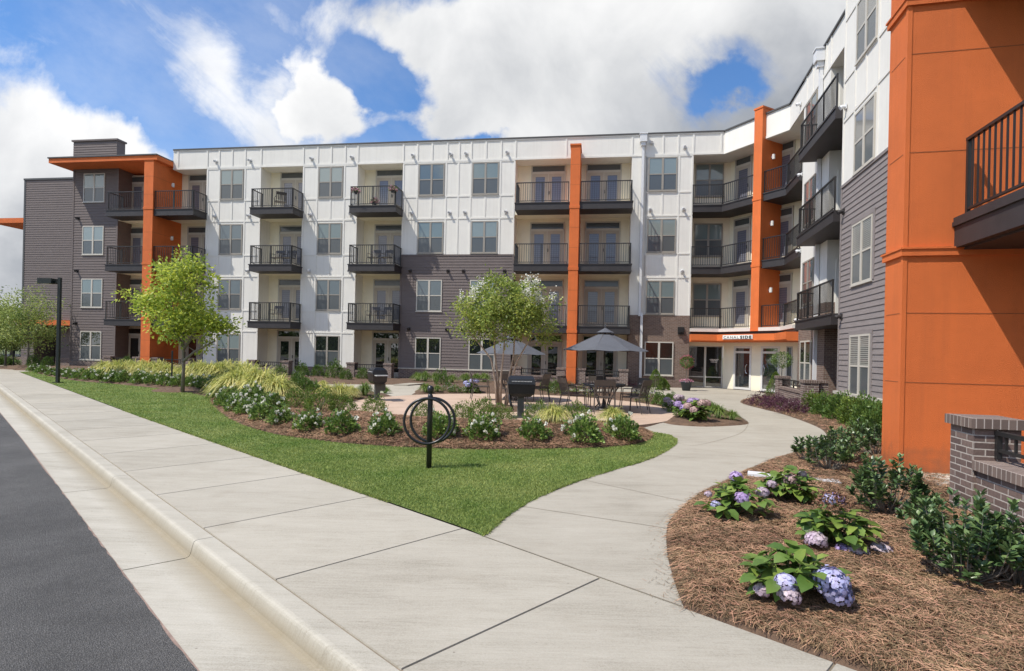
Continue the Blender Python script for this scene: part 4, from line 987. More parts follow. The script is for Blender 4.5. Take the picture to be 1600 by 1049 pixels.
wall('white_wall', RW, 2.2, 5.48, 3.55, PAR, 'white_panel', -.47, 2.0); wall('brick_wall', RW, 2.2, 5.48, -.1, 3.55, 'brick_brown', -.44, 2.0)
wall('recess_wall', RW, 5.48, 8.35, 3.55, PAR, 'cream_wall', -2.2, .3); wall('recess_wall', RW, 5.48, 8.35, -.1, 3.55, 'brick_dark', -2.2, .3)
mb = MB(); mb.box(5.48, 5.60, 1.6, 2.2, -.1, 3.5); fpart('brick_wall', mb, 'brick_dark', RW, BL)
wall('parapet', RW, 2.1, 8.35, PAR, TOP, 'white_panel', -.47, 2.0)
mb = MB(); mb.box(2.1, 8.35, .44, .47, PAR, PAR + .1)
for x in (2.6, 3.4, 4.2, 5.0, 5.48, 6.9, 8.3): mb.box(x - .042, x + .042, .445, .47, PAR + .1, TOP)
fpart('parapet_trim', mb, 'white_trim', RW, BL)
mb = MB(); mb.box(0.05, 8.35, .41, 2.5, TOP, TOP + .07); fpart('coping', mb, 'coping', RW, BL)
mb = MB(); mb.box(0, WE, 2.6, 14, 12.2, 12.35); mb.box(-.5, WE + 4, 13.8, 14, 0, 12.3); fpart('roof', mb, 'roof_membrane', RW, BL)
w1 = (RW.S(1257, 400, -.47) + RW.S(1274, 400, -.47)) / 2
for k in range(4):
    window(RW, w1 - .1, WB[k], 'dark' if k == 0 else 'white', d=-.437 if k == 0 else -.467)
    if k: door(RW, 6.9, FL[k], 'us', d=-2.197)
# storage door seen on the recess return
for k in (1, 2, 3):
    mb = MB(); p = RW.P(5.487, -.7, 0)
    fr2 = Frame(RW.P(5.483, -.8).x, RW.P(5.483, -.8).y, RW.a + R(90))
    mb.box(.0, .9, -.03, 0, 0, 2.05); mb.box(.12, .78, -.045, -.03, .2, .9); mb.box(.12, .78, -.045, -.03, 1.05, 1.9)
    fr2 = Frame(RW.P(5.483, -.75).x, RW.P(5.483, -.75).y, math.atan2(.2215, -.9752) + math.pi)
    fpart('storage_door', mb, 'white_trim', fr2, BL, 0, 0, FL[k])
    zf = FL[k]; sl_ = MB(); sl_.box(4.35, 7.84, -.22, .468, zf - .34, zf - .05); sl_.box(4.32, 7.87, -.25, .468, zf - .05, zf); sl_.box(7.84, 8.33, -.22, 2.19, zf - .34, zf - .003); sl_.box(5.49, 7.84, .47, 2.19, zf - .34, zf - .003)
    sl_.box(7.87, 8.345, -.25, -.22, zf - .05, zf)
    o = fpart('balcony', sl_, 'charcoal', RW, BL); rl = MB(); railing(rl, 4.4, 8.30, -.17, .46, sides='lf', z=zf); link('railing', rl.mesh('railing', 'rail_black'), o)
for k in (1, 2, 3):
    fpart('vent', VG if k < 3 else VW, None, RW, BL, RW.S(1318, 400), .02, FL[k] - .12)
    fpart('vent', VW, None, RW, BL, RW.S(1251, 400, -.47), -.45, FL[k] - .12 + (0 if k > 1 else .3))
fpart('vent', VW, None, RW, BL, RW.S(1254, 60, -.47), -.45, 12.0)
mb = MB(); s_ = RW.S(1275, 500, -.4); mb.box(s_ - .06, s_ + .06, .33, .45, .1, 12.1); fpart('downspout', mb, 'downspout_white', RW, BL)
mb = MB(); mb.box(s_ - .17, s_ + .17, .17, .46, 12.25, 12.66); mb.box(s_ - .1, s_ + .1, .24, .45, 12.05, 12.25); mb.box(s_ - .2, s_ + .2, .14, .46, 12.66, 12.72); fpart('conductor_head', mb, 'downspout_white', RW, BL)

# ---------------------------------------------------------------- orange stair tower
mb = MB(); mb.box(0, 9, 0, .57, .09, 12.9); fpart('orange_tower', mb, 'orange_stucco', T, BL)
mb = MB()
for z in (3.02, 6.42, 9.8):
    mb.box(-.035, 9, -.035, .60, z, z + .11); mb.box(-.05, 9, -.05, .62, z + .09, z + .115)
fpart('tower_band', mb, 'orange_stucco', T, BL)
mb = MB()
for z in (1.30, 2.24, 4.42, 5.76, 7.7, 8.9, 11): mb.box(-.003, 9, -.003, .5, z, z + .012)
fpart('tower_joints', mb, 'orange_joint', T, BL)
mb = MB(); mb.box(-.010, .045, -.010, .05, .096, 3.02); mb.box(-.010, .045, -.010, .05, 3.14, 6.42); fpart('corner_trim', mb, 'orange_stucco', T, BL)
mb = MB(); mb.box(2.5, 9, .57, 9, 0, 12.6); fpart('tower_body', mb, 'wing_siding', T, BL)
mb = MB(); mb.box(.12, 9, -.80, .3, -.1, .094); fpart('tower_footing', mb, 'concrete_trim', T, BL)
b0 = T.S(1491, 370, 0)
for zt in (3.52, 6.86, 10.1):
    z0 = zt - .40
    sl_ = MB(); sl_.box(b0, b0 + 4, -2.2, -.002, z0, zt - .12); sl_.box(b0 - .03, b0 + 4.03, -2.23, -.002, zt - .12, zt - .06); sl_.box(b0 - .015, b0 + 4.0, -2.215, -.002, zt - .06, zt)
    sl_.box(b0 + .10, b0 + 3.9, -2.1, -.004, z0 - .03, z0)
    o = fpart('balcony', sl_, 'charcoal', T, BL)
    rl = MB(); rail_runs(rl, [((b0 + .08, -2.12), (b0 + .08, -.12)), ((b0 + .08, -2.12), (b0 + 3.9, -2.12))], zt, 1.02, bal=.0095); link('railing', rl.mesh('railing', 'rail_black'), o)
# ================================================================== PLANT BUILDERS
rg = np.random.RandomState(11)
def unit(v): return v / (np.linalg.norm(v, axis=1, keepdims=True) + 1e-9)
def leaves(P, D, L, W, fold=.12, rng=rg):
    n = len(P); L = np.broadcast_to(L, (n,))[:, None]; W = np.broadcast_to(W, (n,))[:, None]
    r = unit(rng.randn(n, 3)); S = unit(np.cross(D, r)); N = np.cross(S, D)
    mid = P + D * L * .45
    V = np.stack([P, mid + S * W / 2 + N * L * fold, P + D * L, mid - S * W / 2 + N * L * fold], 1).reshape(-1, 3)
    return V, np.arange(4 * n).reshape(n, 4)
def big_leaves(P, D, L, W, up, droop=.25, rng=rg):
    n = len(P); L = np.broadcast_to(L, (n,))[:, None]; W = np.broadcast_to(W, (n,))[:, None]
    S = unit(np.cross(D, up)); N = unit(np.cross(S, D)); N = np.where((N[:, 2:3] < 0), -N, N)
    z = np.zeros((n, 3)); z[:, 2] = 1
    c0 = P; c1 = P + D * L * .30 - N * L * .03; c2 = P + D * L * .68 - z * L * droop * .35; c3 = P + D * L - z * L * droop
    l1 = P + D * L * .30 + S * W * .42 + N * L * .05; r1 = P + D * L * .30 - S * W * .42 + N * L * .05
    l2 = P + D * L * .66 + S * W * .44 + N * L * .04 - z * L * droop * .3; r2 = P + D * L * .66 - S * W * .44 + N * L * .04 - z * L * droop * .3
    V = np.stack([c0, l1, c1, r1, l2, c2, r2, c3], 1).reshape(-1, 3); i = np.arange(n)[:, None] * 8
    F = np.stack([i + np.array([[0, 1, 2, 3]]), i + np.array([[1, 4, 5, 2]]), i + np.array([[2, 5, 6, 3]]), i + np.array([[5, 4, 7, 6]])], 1).reshape(-1, 4)
    return V, F
def cat(parts):
    Vs, Fs, o = [], [], 0
    for V, F in parts: Vs.append(V); Fs.append(F + o); o += len(V)
    return np.concatenate(Vs), np.concatenate(Fs)
def dome(n, rx, rz, rng, z0=.0, fill=.35, lump=.22, seed=0):
    d = unit(rng.randn(n, 3)); d[:, 2] = np.abs(d[:, 2]) * 1.0 - .12
    d = unit(d); ph = rng.rand(6) * 6.28
    l = 1 + lump * (np.sin(d[:, 0] * 5 + ph[0]) * np.sin(d[:, 1] * 5 + ph[1]) + .6 * np.sin(d[:, 2] * 7 + d[:, 0] * 6 + ph[2]))
    rr = (1 - fill * rng.rand(n) ** 1.5) * l
    P = d * rr[:, None] * np.array([rx, rx, rz]); P[:, 2] += z0 + rz * .12; P[:, 2] = np.maximum(P[:, 2], .01); return P, d
def shrub_mesh(name, rx, rz, n, L, W, m_, rng=rg, up=.4, spread=.8, **kw):
    P, d = dome(n, rx, rz, rng, **kw); D = unit(d + spread * rng.randn(n, 3) * .6 + np.array([0, 0, up]))
    V, F = leaves(P, D, L * (.7 + .6 * rng.rand(n)), W * (.7 + .6 * rng.rand(n)), rng=rng); return npmesh(name, V, F, m_)
def blossoms_mesh(name, rx, rz, n, size, m_, rng=rg, zmin=.25, pet=7):
    P, d = dome(n, rx * 1.03, rz * 1.05, rng, fill=.05); k = P[:, 2] > rz * zmin; P = P[k]; d = d[k]; n = len(P)
    P = np.repeat(P, pet, 0); dd = np.repeat(d, pet, 0); D = unit(dd * .8 + rng.randn(len(P), 3) * .8)
    V, F = leaves(P, D, size * (.6 + .5 * rng.rand(len(P))), size * .9, rng=rng); return npmesh(name, V, F, m_)
def stem_mesh(n, r, h, m_='stem_green'):
    mb = MB()
    for i in range(n):
        a = random.random() * 6.28; rr = r * (.3 + .7 * random.random()); mb.tube([(0, 0, 0), (rr * .4 * math.cos(a), rr * .4 * math.sin(a), h * .5), (rr * math.cos(a), rr * math.sin(a), h)], [.007, .005, .003], 5)
    return mb.mesh('stems', m_)
def clump_mesh(name, r, h, n, m_, w=.007, rng=rg, seg=5, arch=1.0):
    a = rng.rand(n) * 6.283; lean = .25 + .75 * rng.rand(n) ** .8; L = h * (.75 + .5 * rng.rand(n)); b = rng.rand(n, 2) - .5
    pts = []
    for k in range(seg + 1):
        t = k / seg; out = r * lean * (t ** 1.2) * (1 + .2 * arch * t); z = L * (t * (1.55 - .15 * lean) - t * t * (.55 + .62 * lean * arch) - .30 * lean * t ** 4)
        c = np.stack([b[:, 0] * r * .35 + np.cos(a) * out, b[:, 1] * r * .35 + np.sin(a) * out, np.maximum(z, .01)], 1)
        ww = w * (1 - t) ** .6 * (.5 if k == 0 else 1) + .0006; s = np.stack([-np.sin(a), np.cos(a), 0 * a + .15], 1) * ww
        pts += [c - s, c + s]
    V = np.stack(pts, 1).reshape(-1, 3); i = np.arange(n)[:, None] * (2 * seg + 2)
    F = np.concatenate([i + np.array([[2 * k, 2 * k + 1, 2 * k + 3, 2 * k + 2]]) for k in range(seg)]); return npmesh(name, V, F, m_)
class Kind:
    """a plant kind: a few shape variants, each copied"""
    def __init__(s, name, catg, group, variants): s.name, s.cat, s.group, s.vars, s.n = name, catg, group, variants, 0
    def put(s, p, scale, label):
        v = s.vars[s.n % len(s.vars)]; s.n += 1
        t = thing(s.name, label, s.cat, tuple(p), random.random() * 6.28, s.group); sc_ = scale * (.92 + .16 * random.random())
        t.scale = (sc_, sc_, sc_ * (.92 + .16 * random.random()))
        for n, m_ in v: link(n, m_, t)
        return t
rose = Kind('rose_shrub', 'shrub', 'white flowering rose shrubs', [[('foliage', shrub_mesh('foliage', .235, .29, 1150, .050, .034, 'leaf_rose', lump=.30)), ('blossoms', blossoms_mesh('blossoms', .24, .30, nb, .052, 'petal_white', pet=11)), ('stems', stem_mesh(9, .2, .3))] for nb in (14, 22, 9, 18)])
green = Kind('leafy_shrub', 'shrub', 'low green shrubs', [[('foliage', shrub_mesh('foliage', .30, .48, 1100, .06, .032, 'leaf_shrub', lump=.25)), ('stems', stem_mesh(9, .2, .3))] for _ in range(3)])
spirea = Kind('spirea_shrub', 'shrub', 'pale tipped spirea shrubs behind the roses', [[('foliage', shrub_mesh('foliage', .36, .42, 1300, .05, .022, 'leaf_lime', lump=.2, up=.9)), ('blossoms', blossoms_mesh('blossoms', .34, .44, 16, .016, 'petal_dusty', zmin=.5)), ('stems', stem_mesh(9, .22, .3))] for _ in range(2)])
ygrass = Kind('ornamental_grass', 'grass clump', 'yellow ornamental grass clumps', [[('blades', clump_mesh('blades', .66, .74, 520, 'leaf_yellow', .0125, arch=1.25))] for _ in range(3)])
lgrass = Kind('lily_clump', 'grass clump', 'green strappy lily clumps', [[('blades', clump_mesh('blades', .36, .50, 330, 'leaf_lime', .009))] for _ in range(2)])
purple = Kind('purple_shrub', 'shrub', 'purple leaved shrubs by the brick wall', [[('foliage', shrub_mesh('foliage', .46, .34, 1700, .042, .022, 'leaf_purple', lump=.3, up=.2)), ('stems', stem_mesh(9, .3, .25))] for _ in range(2)])
hedge = Kind('glossy_shrub', 'shrub', 'bright green shrubs under the right wing windows', [[('foliage', shrub_mesh('foliage', .40, .62, 1900, .075, .036, 'leaf_lime' if i == 0 else 'leaf_shrub', lump=.25, up=.7)), ('stems', stem_mesh(10, .25, .4))] for i in range(3)])

def hydrangea(name, p, R_, H_, nleaf, heads, label, seed, scale=1.0, dry=False, group='hydrangeas in the front right bed'):
    rng = np.random.RandomState(seed); t = thing(name, label, 'flowering shrub', tuple(p), 0, group)
    ns = 24; a = rng.rand(ns) * 6.283; rr = R_ * np.sqrt(rng.rand(ns)) * 1.0; hs = H_ * (.72 + .28 * rng.rand(ns)) * (1 - .62 * (rr / R_) ** 2); Ps, Ds = [], []; mb = MB()
    for i in range(ns):
        tip = np.array([rr[i] * np.cos(a[i]), rr[i] * np.sin(a[i]), hs[i]]); mb.tube([(0, 0, 0), tuple(tip * np.array([.6, .6, .5])), tuple(tip)], [.006, .005, .004], 5)
        for k in range(nleaf // ns):
            f = 1 - .16 * (k // 2) * (.8 + .4 * rng.rand()); ang = a[i] + (k % 2) * math.pi + (k // 2) * 1.57 + rng.randn() * .3
            Ps.append(tip * np.array([f, f, max(f, .2)])); Ds.append([math.cos(ang) + .7 * rr[i] / R_ * math.cos(a[i]), math.sin(ang) + .7 * rr[i] / R_ * math.sin(a[i]), .5 - .16 * (k // 2) - .25 * rr[i] / R_ + .25 * rng.randn()])
    P = np.array(Ps); D = unit(np.array(Ds)); n = len(P)
    up = np.zeros((n, 3)); up[:, 2] = 1; up[:, 0] = .2 * rng.randn(n); up[:, 1] = .2 * rng.randn(n)
    V, F = big_leaves(P, D, .150 * scale * (.6 + .6 * rng.rand(n)), .100 * scale * (.7 + .4 * rng.rand(n)), up, .28, rng)
    link('foliage', npmesh('foliage', V, F, 'leaf_hydrangea'), t); link('stems', mb.mesh('stems', 'stem_green'), t)
    for (hx, hy, hz, hr, m_) in heads:
        hr = hr * 1.42; nf = int(210 * (hr / .075) ** 1.2); d = unit(rng.randn(nf, 3)); d[:, 2] = np.where(d[:, 2] < -.45, -d[:, 2], d[:, 2]); c = np.array([hx, hy, hz])
        Pp = c + d * hr * np.array([1, 1, .82]) * (1 + .10 * rng.randn(nf, 1)); t1 = unit(np.cross(d, unit(rng.randn(nf, 3)))); t2 = np.cross(d, t1); s = .0150 * scale * (.8 + .4 * rng.rand(nf, 1)); parts = []
        V = np.stack([Pp - t1 * s, Pp - t2 * s * .9 + d * s * .3, Pp + t1 * s, Pp + t2 * s * .9 + d * s * .3], 1).reshape(-1, 3)
        t1b = (t1 + t2) * .7; t2b = (t2 - t1) * .7; Pq = Pp + d * s * .25
        V2 = np.stack([Pq - t1b * s, Pq - t2b * s, Pq + t1b * s, Pq + t2b * s], 1).reshape(-1, 3)
        q = np.arange(4 * nf).reshape(nf, 4)
        c2 = MB(); V3, F3 = cat([(V, q), (V2, q)]); me = npmesh('flower_head', V3, F3, m_); link('flower_head', me, t)
    if dry:
        P, d = dome(620, .13, .11, rng, fill=.5); P += np.array([0, .02, H_ * .92]); V, F = leaves(P, unit(d + rng.randn(620, 3)), .030, .014, rng=rng); link('dried_flowers', npmesh('dried_flowers', V, F, 'dry_brown'), t)
    return t
def holly(p, R_, H_, ns, label, seed, leafL=.062, group='dark glossy shrubs in the right bed', whorls=7):
    rng = np.random.RandomState(seed); t = thing('holly_shrub', label, 'shrub', tuple(p), 0, group); Ps, Ds = [], []; mb = MB()
    for i in range(ns):
        a = rng.rand() * 6.283; r = R_ * math.sqrt(rng.rand()) * 1.0; h = H_ * (.30 + .70 * rng.rand()) * (1 - .45 * (r / R_) ** 2)
        tip = np.array([r * math.cos(a), r * math.sin(a), h]); base = np.array([.25 * r * math.cos(a), .25 * r * math.sin(a), 0])
        mid = base * .5 + tip * .5 + np.array([0, 0, -.1 * h]) + np.array([r * math.cos(a) * .15, r * math.sin(a) * .15, 0])
        mb.tube([tuple(base), tuple(mid), tuple(tip)], [.006, .004, .002], 4, cap=False); ax = unit((tip - mid)[None])[0]
        for k in range(whorls):
            f = 1 - k * .13; c = tip * f + mid * (1 - f) if f > 0 else mid
            for j in range(5):
                ang = rng.rand() * 6.283; s = np.array([math.cos(ang), math.sin(ang), 0]); D = ax * (1.25 - .2 * k + .2 * rng.randn()) + s * 1.0 + rng.randn(3) * .12
                Ps.append(c + rng.randn(3) * .004); Ds.append(D)
    P = np.array(Ps); D = unit(np.array(Ds)); n = len(P); up = np.zeros((n, 3)); up[:, 2] = 1; up += .3 * rng.randn(n, 3)
    V, F = big_leaves(P, D, leafL * (.7 + .5 * rng.rand(n)), leafL * .40 * (.8 + .4 * rng.rand(n)), up, .10, rng)
    link('foliage', npmesh('foliage', V, F, 'leaf_dark'), t); link('stems', mb.mesh('stems', 'bark_grey'), t); return t

# ------------------------------------------------ planting plan
def row(kind, pts, fmt):
    n = len(pts)
    for i, (px, py, s) in enumerate(pts): kind.put(Gh(px, py), s, fmt(i, px, n))
ORD = ['first', 'second', 'third', 'fourth', 'fifth', 'sixth', 'seventh', 'eighth', 'ninth', 'tenth', 'eleventh', 'twelfth', 'thirteenth', 'fourteenth', 'fifteenth', 'sixteenth', 'seventeenth', 'eighteenth', 'nineteenth', 'twentieth']
row(rose, [(352, 634, 1.0), (366, 642, .9), (386, 646, .9), (407, 655, .95), (437, 661, .9), (482, 670, 1.05), (535, 675, 1.05), (601, 678, 1.02), (688, 681, 1.05), (754, 684, 1.12), (834, 685, 1.0), (912, 688, 1.12), (973, 686, 1.08)],
    lambda i, px, n: f'white flowering rose shrub, {ORD[i]} from the left along the lawn edge of the mounded bed')
row(rose, [(52, 580, 1.1), (66, 583, 1.1), (81, 586, 1.1), (96, 588, 1.1), (110, 590, 1.1), (125, 592, 1.15), (141, 593, 1.1), (157, 594, 1.1), (175, 597, 1.15), (195, 597, 1.1), (219, 599, 1.2), (238, 600, 1.1), (260, 602, 1.15), (278, 603, 1.1), (300, 604, 1.2), (320, 607, 1.25), (338, 611, 1.3)],
    lambda i, px, n: f'small rose shrub, {ORD[i]} from the far left end of the long strip bed')
row(rose, [(345, 622, 1.2), (360, 630, 1.1), (380, 635, 1.05), (402, 643, 1.0), (428, 640, 1.0), (398, 630, 1.1)],
    lambda i, px, n: f'rose shrub below the big yellow grasses, {ORD[i]} planted behind the lawn edge row')
row(spirea, [(466, 636, .85), (500, 643, .9), (536, 643, .8), (584, 645, .85), (663, 653, .85), (722, 654, .75), (755, 656, 1.05), (784, 656, .8), (838, 657, .9), (899, 658, 1.0)],
    lambda i, px, n: f'loose pale green shrub, {ORD[i]} from the left along the patio rim of the mounded bed')
row(ygrass, [(385, 612, 1.35), (410, 618, 1.35), (360, 604, 1.3), (372, 618, 1.3), (433, 622, 1.0)],
    lambda i, px, n: f'big golden grass clump at the left end of the mounded bed, {ORD[i]} of the cluster')
row(ygrass, [(866, 659, .62), (957, 661, .66)], lambda i, px, n: ['golden grass clump behind the roses, right of the large black grill', 'golden grass clump behind the last rose at the right tip of the bed'][i])
row(ygrass, [(164, 586, 1.15), (182, 587, 1.2), (198, 588, 1.2), (214, 588, 1.2), (230, 589, 1.15), (248, 590, 1.15), (262, 591, 1.1), (293, 592, 1.25), (310, 593, 1.25), (326, 594, 1.3), (342, 596, 1.3), (358, 594, 1.3), (376, 596, 1.25)],
    lambda i, px, n: f'yellow grass clump in the long strip bed, {ORD[i]} from its left end')
row(ygrass, [(508, 619, .68), (528, 622, .75), (546, 620, .7), (504, 604, .5)], lambda i, px, n: f'yellow grass clump left of the small grill, {ORD[i]} from the left')
row(lgrass, [(570, 618, 1.0), (602, 615, .7)], lambda i, px, n: ['green strappy clump hanging at the left foot of the small grill', 'small strappy clump at the right foot of the small grill'][i])
row(lgrass, [(653, 595, 1.2), (664, 596, 1.25), (680, 596, 1.1), (706, 598, 1.1), (727, 597, 1.25), (744, 597, 1.2), (757, 597, 1.1)],
    lambda i, px, n: f'lily clump against the brick base of the grey siding wall, {ORD[i]} from the left')
row(lgrass, [(665, 613, .9), (683, 612, .7), (1104, 640, .7), (1122, 653, .8), (1144, 656, .65), (1113, 646, .7)],
    lambda i, px, n: ['lime green clump at the left tip of the bed behind the patio', 'second lime clump from the left tip of the bed behind the patio', 'green grass clump beside the pink hydrangea on the island bed', 'pale grass clump in the middle of the island bed tip', 'small grass clump nearest the path on the island bed tip', 'grass clump between pink hydrangea and island tip'][i])
row(green, [(438, 588, 1.0), (472, 588, 1.15), (497, 588, 1.1), (523, 591, 1.3), (540, 593, .9), (566, 592, 1.0), (690, 601, 1.0)],
    lambda i, px, n: f'green shrub by the brick base of the main range, {ORD[i]} from the left')
row(green, [(198, 575, 1.1), (75, 573, 1.0), (52, 572, 1.0), (22, 571, 1.1), (8, 571, 1.2), (-6, 571, 1.2)],
    lambda i, px, n: ['green shrub below the left orange fin', 'green shrub in front of the set back grey block', 'green shrub beside the far left entry', 'green shrub right of the small far left tree', 'green shrub behind the trunk of the far left tree', 'green shrub at the left picture edge'][i])
row(green, [(466, 602, .8), (474, 613, .75), (460, 612, .8), (488, 614, .7), (852, 611, .8), (868, 613, .75), (1020, 632, .0001)][:6],
    lambda i, px, n: f'low green plant on the inner garden beds, {ORD[i]} from the left')
row(green, [(1030, 633, .75), (1042, 634, .7), (1050, 634, .65)], lambda i, px, n: f'low broad green plant on the island bed, {ORD[i]} to the right of the lavender')
row(purple, [(1188, 633, .85), (1208, 636, .9), (1222, 640, .95), (1240, 645, .9)], lambda i, px, n: f'dark purple shrub in front of the brick patio wall, {ORD[i]} from the path')
row(purple, [(876, 606, .75), (974, 603, .8), (991, 605, .5)], lambda i, px, n: ['small purple shrub left of the central orange fin', 'small purple shrub behind the patio table', 'small purple shrub beside the white downspout'][i])
row(hedge, [(1272, 643, .75), (1290, 649, .85), (1312, 656, .82), (1336, 664, .85), (1358, 673, .85), (1372, 682, .8)], lambda i, px, n: f'bright green glossy shrub below the right wing windows, {ORD[i]} from the brick wall')
# small flowering plants
def flower_kind(name, m_, group, rz=.24): return Kind(name, 'flower', group, [[('foliage', shrub_mesh('foliage', .20, rz, 420, .045, .02, 'leaf_shrub', lump=.2)), ('blossoms', blossoms_mesh('blossoms', .20, rz * 1.1, 34, .024, m_, zmin=.3))] for _ in range(2)])
fl_w = flower_kind('white_flower', 'petal_white', 'small white flowers round the patio'); fl_l = flower_kind('lavender_plant', 'petal_lavender', 'purple flowered plants round the patio', .34); fl_p = flower_kind('pink_flower', 'petal_mauve', 'pale pink flowers round the patio')
row(fl_w, [(882, 616, .9), (896, 619, .9), (862, 616, .8), (706, 613, .7), (722, 614, .8)], lambda i, px, n: f'low white flowering plant behind the patio, {ORD[i]} in the row beside the seating')
row(fl_l, [(892, 612, .9), (908, 617, 1.0), (921, 620, .9), (1003, 628, 1.1), (1018, 629, 1.1), (996, 623, .9)], lambda i, px, n: f'purple spiked flowering plant behind the patio, {ORD[i]} round the ring bed')
row(fl_p, [(699, 611, 1.0), (711, 613, 1.0), (733, 613, 1.1), (742, 615, 1.0), (480, 605, 1.1), (490, 612, 1.0), (1044, 640, .9), (1062, 650, .9), (1054, 645, .9)], lambda i, px, n: f'pale pink flowering plant on the garden beds, {ORD[i]} of the planting')
# hydrangeas
def head(px, py, base, hr, m_, dy=0):
    """flower head placed at its height above the plant foot"""
    u, v = ray(px, py); Y = base.y + dy; return (u * Y - base.x, dy, EYE + v * Y - base.z, hr, m_)
b1 = Gh(1152, 806); b2 = Gh(1234, 782); b3 = Gh(1303, 852); b4 = Gh(1240, 930)
hydrangea('hydrangea', b1, .29, .34, 165, [head(1150, 746, b1, .040, 'petal_lavender', .10), head(1160, 779, b1, .045, 'petal_lavender', -.14), head(1118, 789, b1, .027, 'petal_blue', -.05), head(1191, 770, b1, .038, 'petal_mauve', -.08), head(1107, 772, b1, .02, 'petal_mauve', .03)], 'leftmost hydrangea with small violet heads, nearest the path curve', 5)
hydrangea('hydrangea', b2, .25, .38, 160, [head(1235, 750, b2, .042, 'petal_dusty', -.14), head(1254, 741, b2, .024, 'petal_mauve', -.08), head(1206, 757, b2, .03, 'petal_mauve', -.1)], 'hydrangea with one dusty pink head beside the white utility strip', 6)
hydrangea('hydrangea', b3, .29, .34, 155, [head(1308, 782, b3, .042, 'petal_lavender', .05), head(1297, 782, b3, .036, 'petal_blue', .03), head(1275, 845, b3, .052, 'petal_mauve', -.16), head(1337, 864, b3, .060, 'petal_mauve', -.20), head(1318, 862, b3, .045, 'petal_lavender', -.18), head(1376, 863, b3, .055, 'petal_mauve', -.12)], 'middle hydrangea with brown dried flowers and pale heads at its foot', 7, dry=True)
hydrangea('hydrangea', b4, .28, .33, 150, [head(1298, 912, b4, .070, 'petal_blue', -.18), head(1309, 930, b4, .050, 'petal_blue', -.20), head(1228, 911, b4, .04, 'petal_blue', -.17), head(1234, 932, b4, .04, 'petal_mauve', -.20), head(1190, 922, b4, .03, 'petal_mauve', -.1)], 'nearest hydrangea with a large pale blue flower head', 8)
for i, (px, py, sc_, hd, lb) in enumerate([(1052, 642, .8, 'petal_mauve', 'hydrangea with pale pink heads at the left of the island bed'), (1072, 652, .9, 'petal_lavender', 'hydrangea with bright violet heads in the island bed'), (1088, 656, .9, 'petal_dusty', 'hydrangea with dusty pink heads on the island bed beside the grass'), (736, 612, .8, 'petal_blue', 'hydrangea with blue heads behind the far patio table')]):
    b = Gh(px, py); rr = .30 * sc_; hydrangea('hydrangea', b, rr, .5 * sc_, 170, [(rr * .8 * math.cos(a), -abs(rr * .8 * math.sin(a)), .34 + .12 * math.sin(a * 2), .07, hd) for a in (.2, 1.3, 2.1, 3.0)], lb, 20 + i, 1.3, group='hydrangeas round the patio')
# dark shrubs
for i, (px, py, R_, H_, ns, lb) in enumerate([
    (1462, 842, .26, .34, 18, 'low dark shrub between the two big ones by the brick wall'), (1384, 800, .33, .58, 44, 'upright dark glossy shrub in front of the orange tower'),
    (1425, 808, .22, .36, 14, 'dark shrub filling in right of the upright one by the orange tower'),
    (1508, 905, .36, .62, 52, 'big dark leafy shrub in front of the brick pier'), (1590, 915, .34, .58, 42, 'dark leafy shrub at the right picture edge'),
    (1268, 722, .30, .46, 22, 'dark shrub leaning over the path edge'), (1296, 734, .34, .55, 30, 'dark shrub, nearest of the group left of the tower'),
    (1322, 722, .34, .52, 28, 'dark shrub in the middle of the group left of the tower'), (1350, 700, .34, .5, 24, 'dark shrub at the back of the group left of the tower'), (1368, 712, .30, .5, 20, 'dark shrub tight against the left edge of the orange tower')]):
    holly(Gh(px, py), R_, H_ * 1.04, int(ns * 1.2), lb, 40 + i, .074, whorls=5)

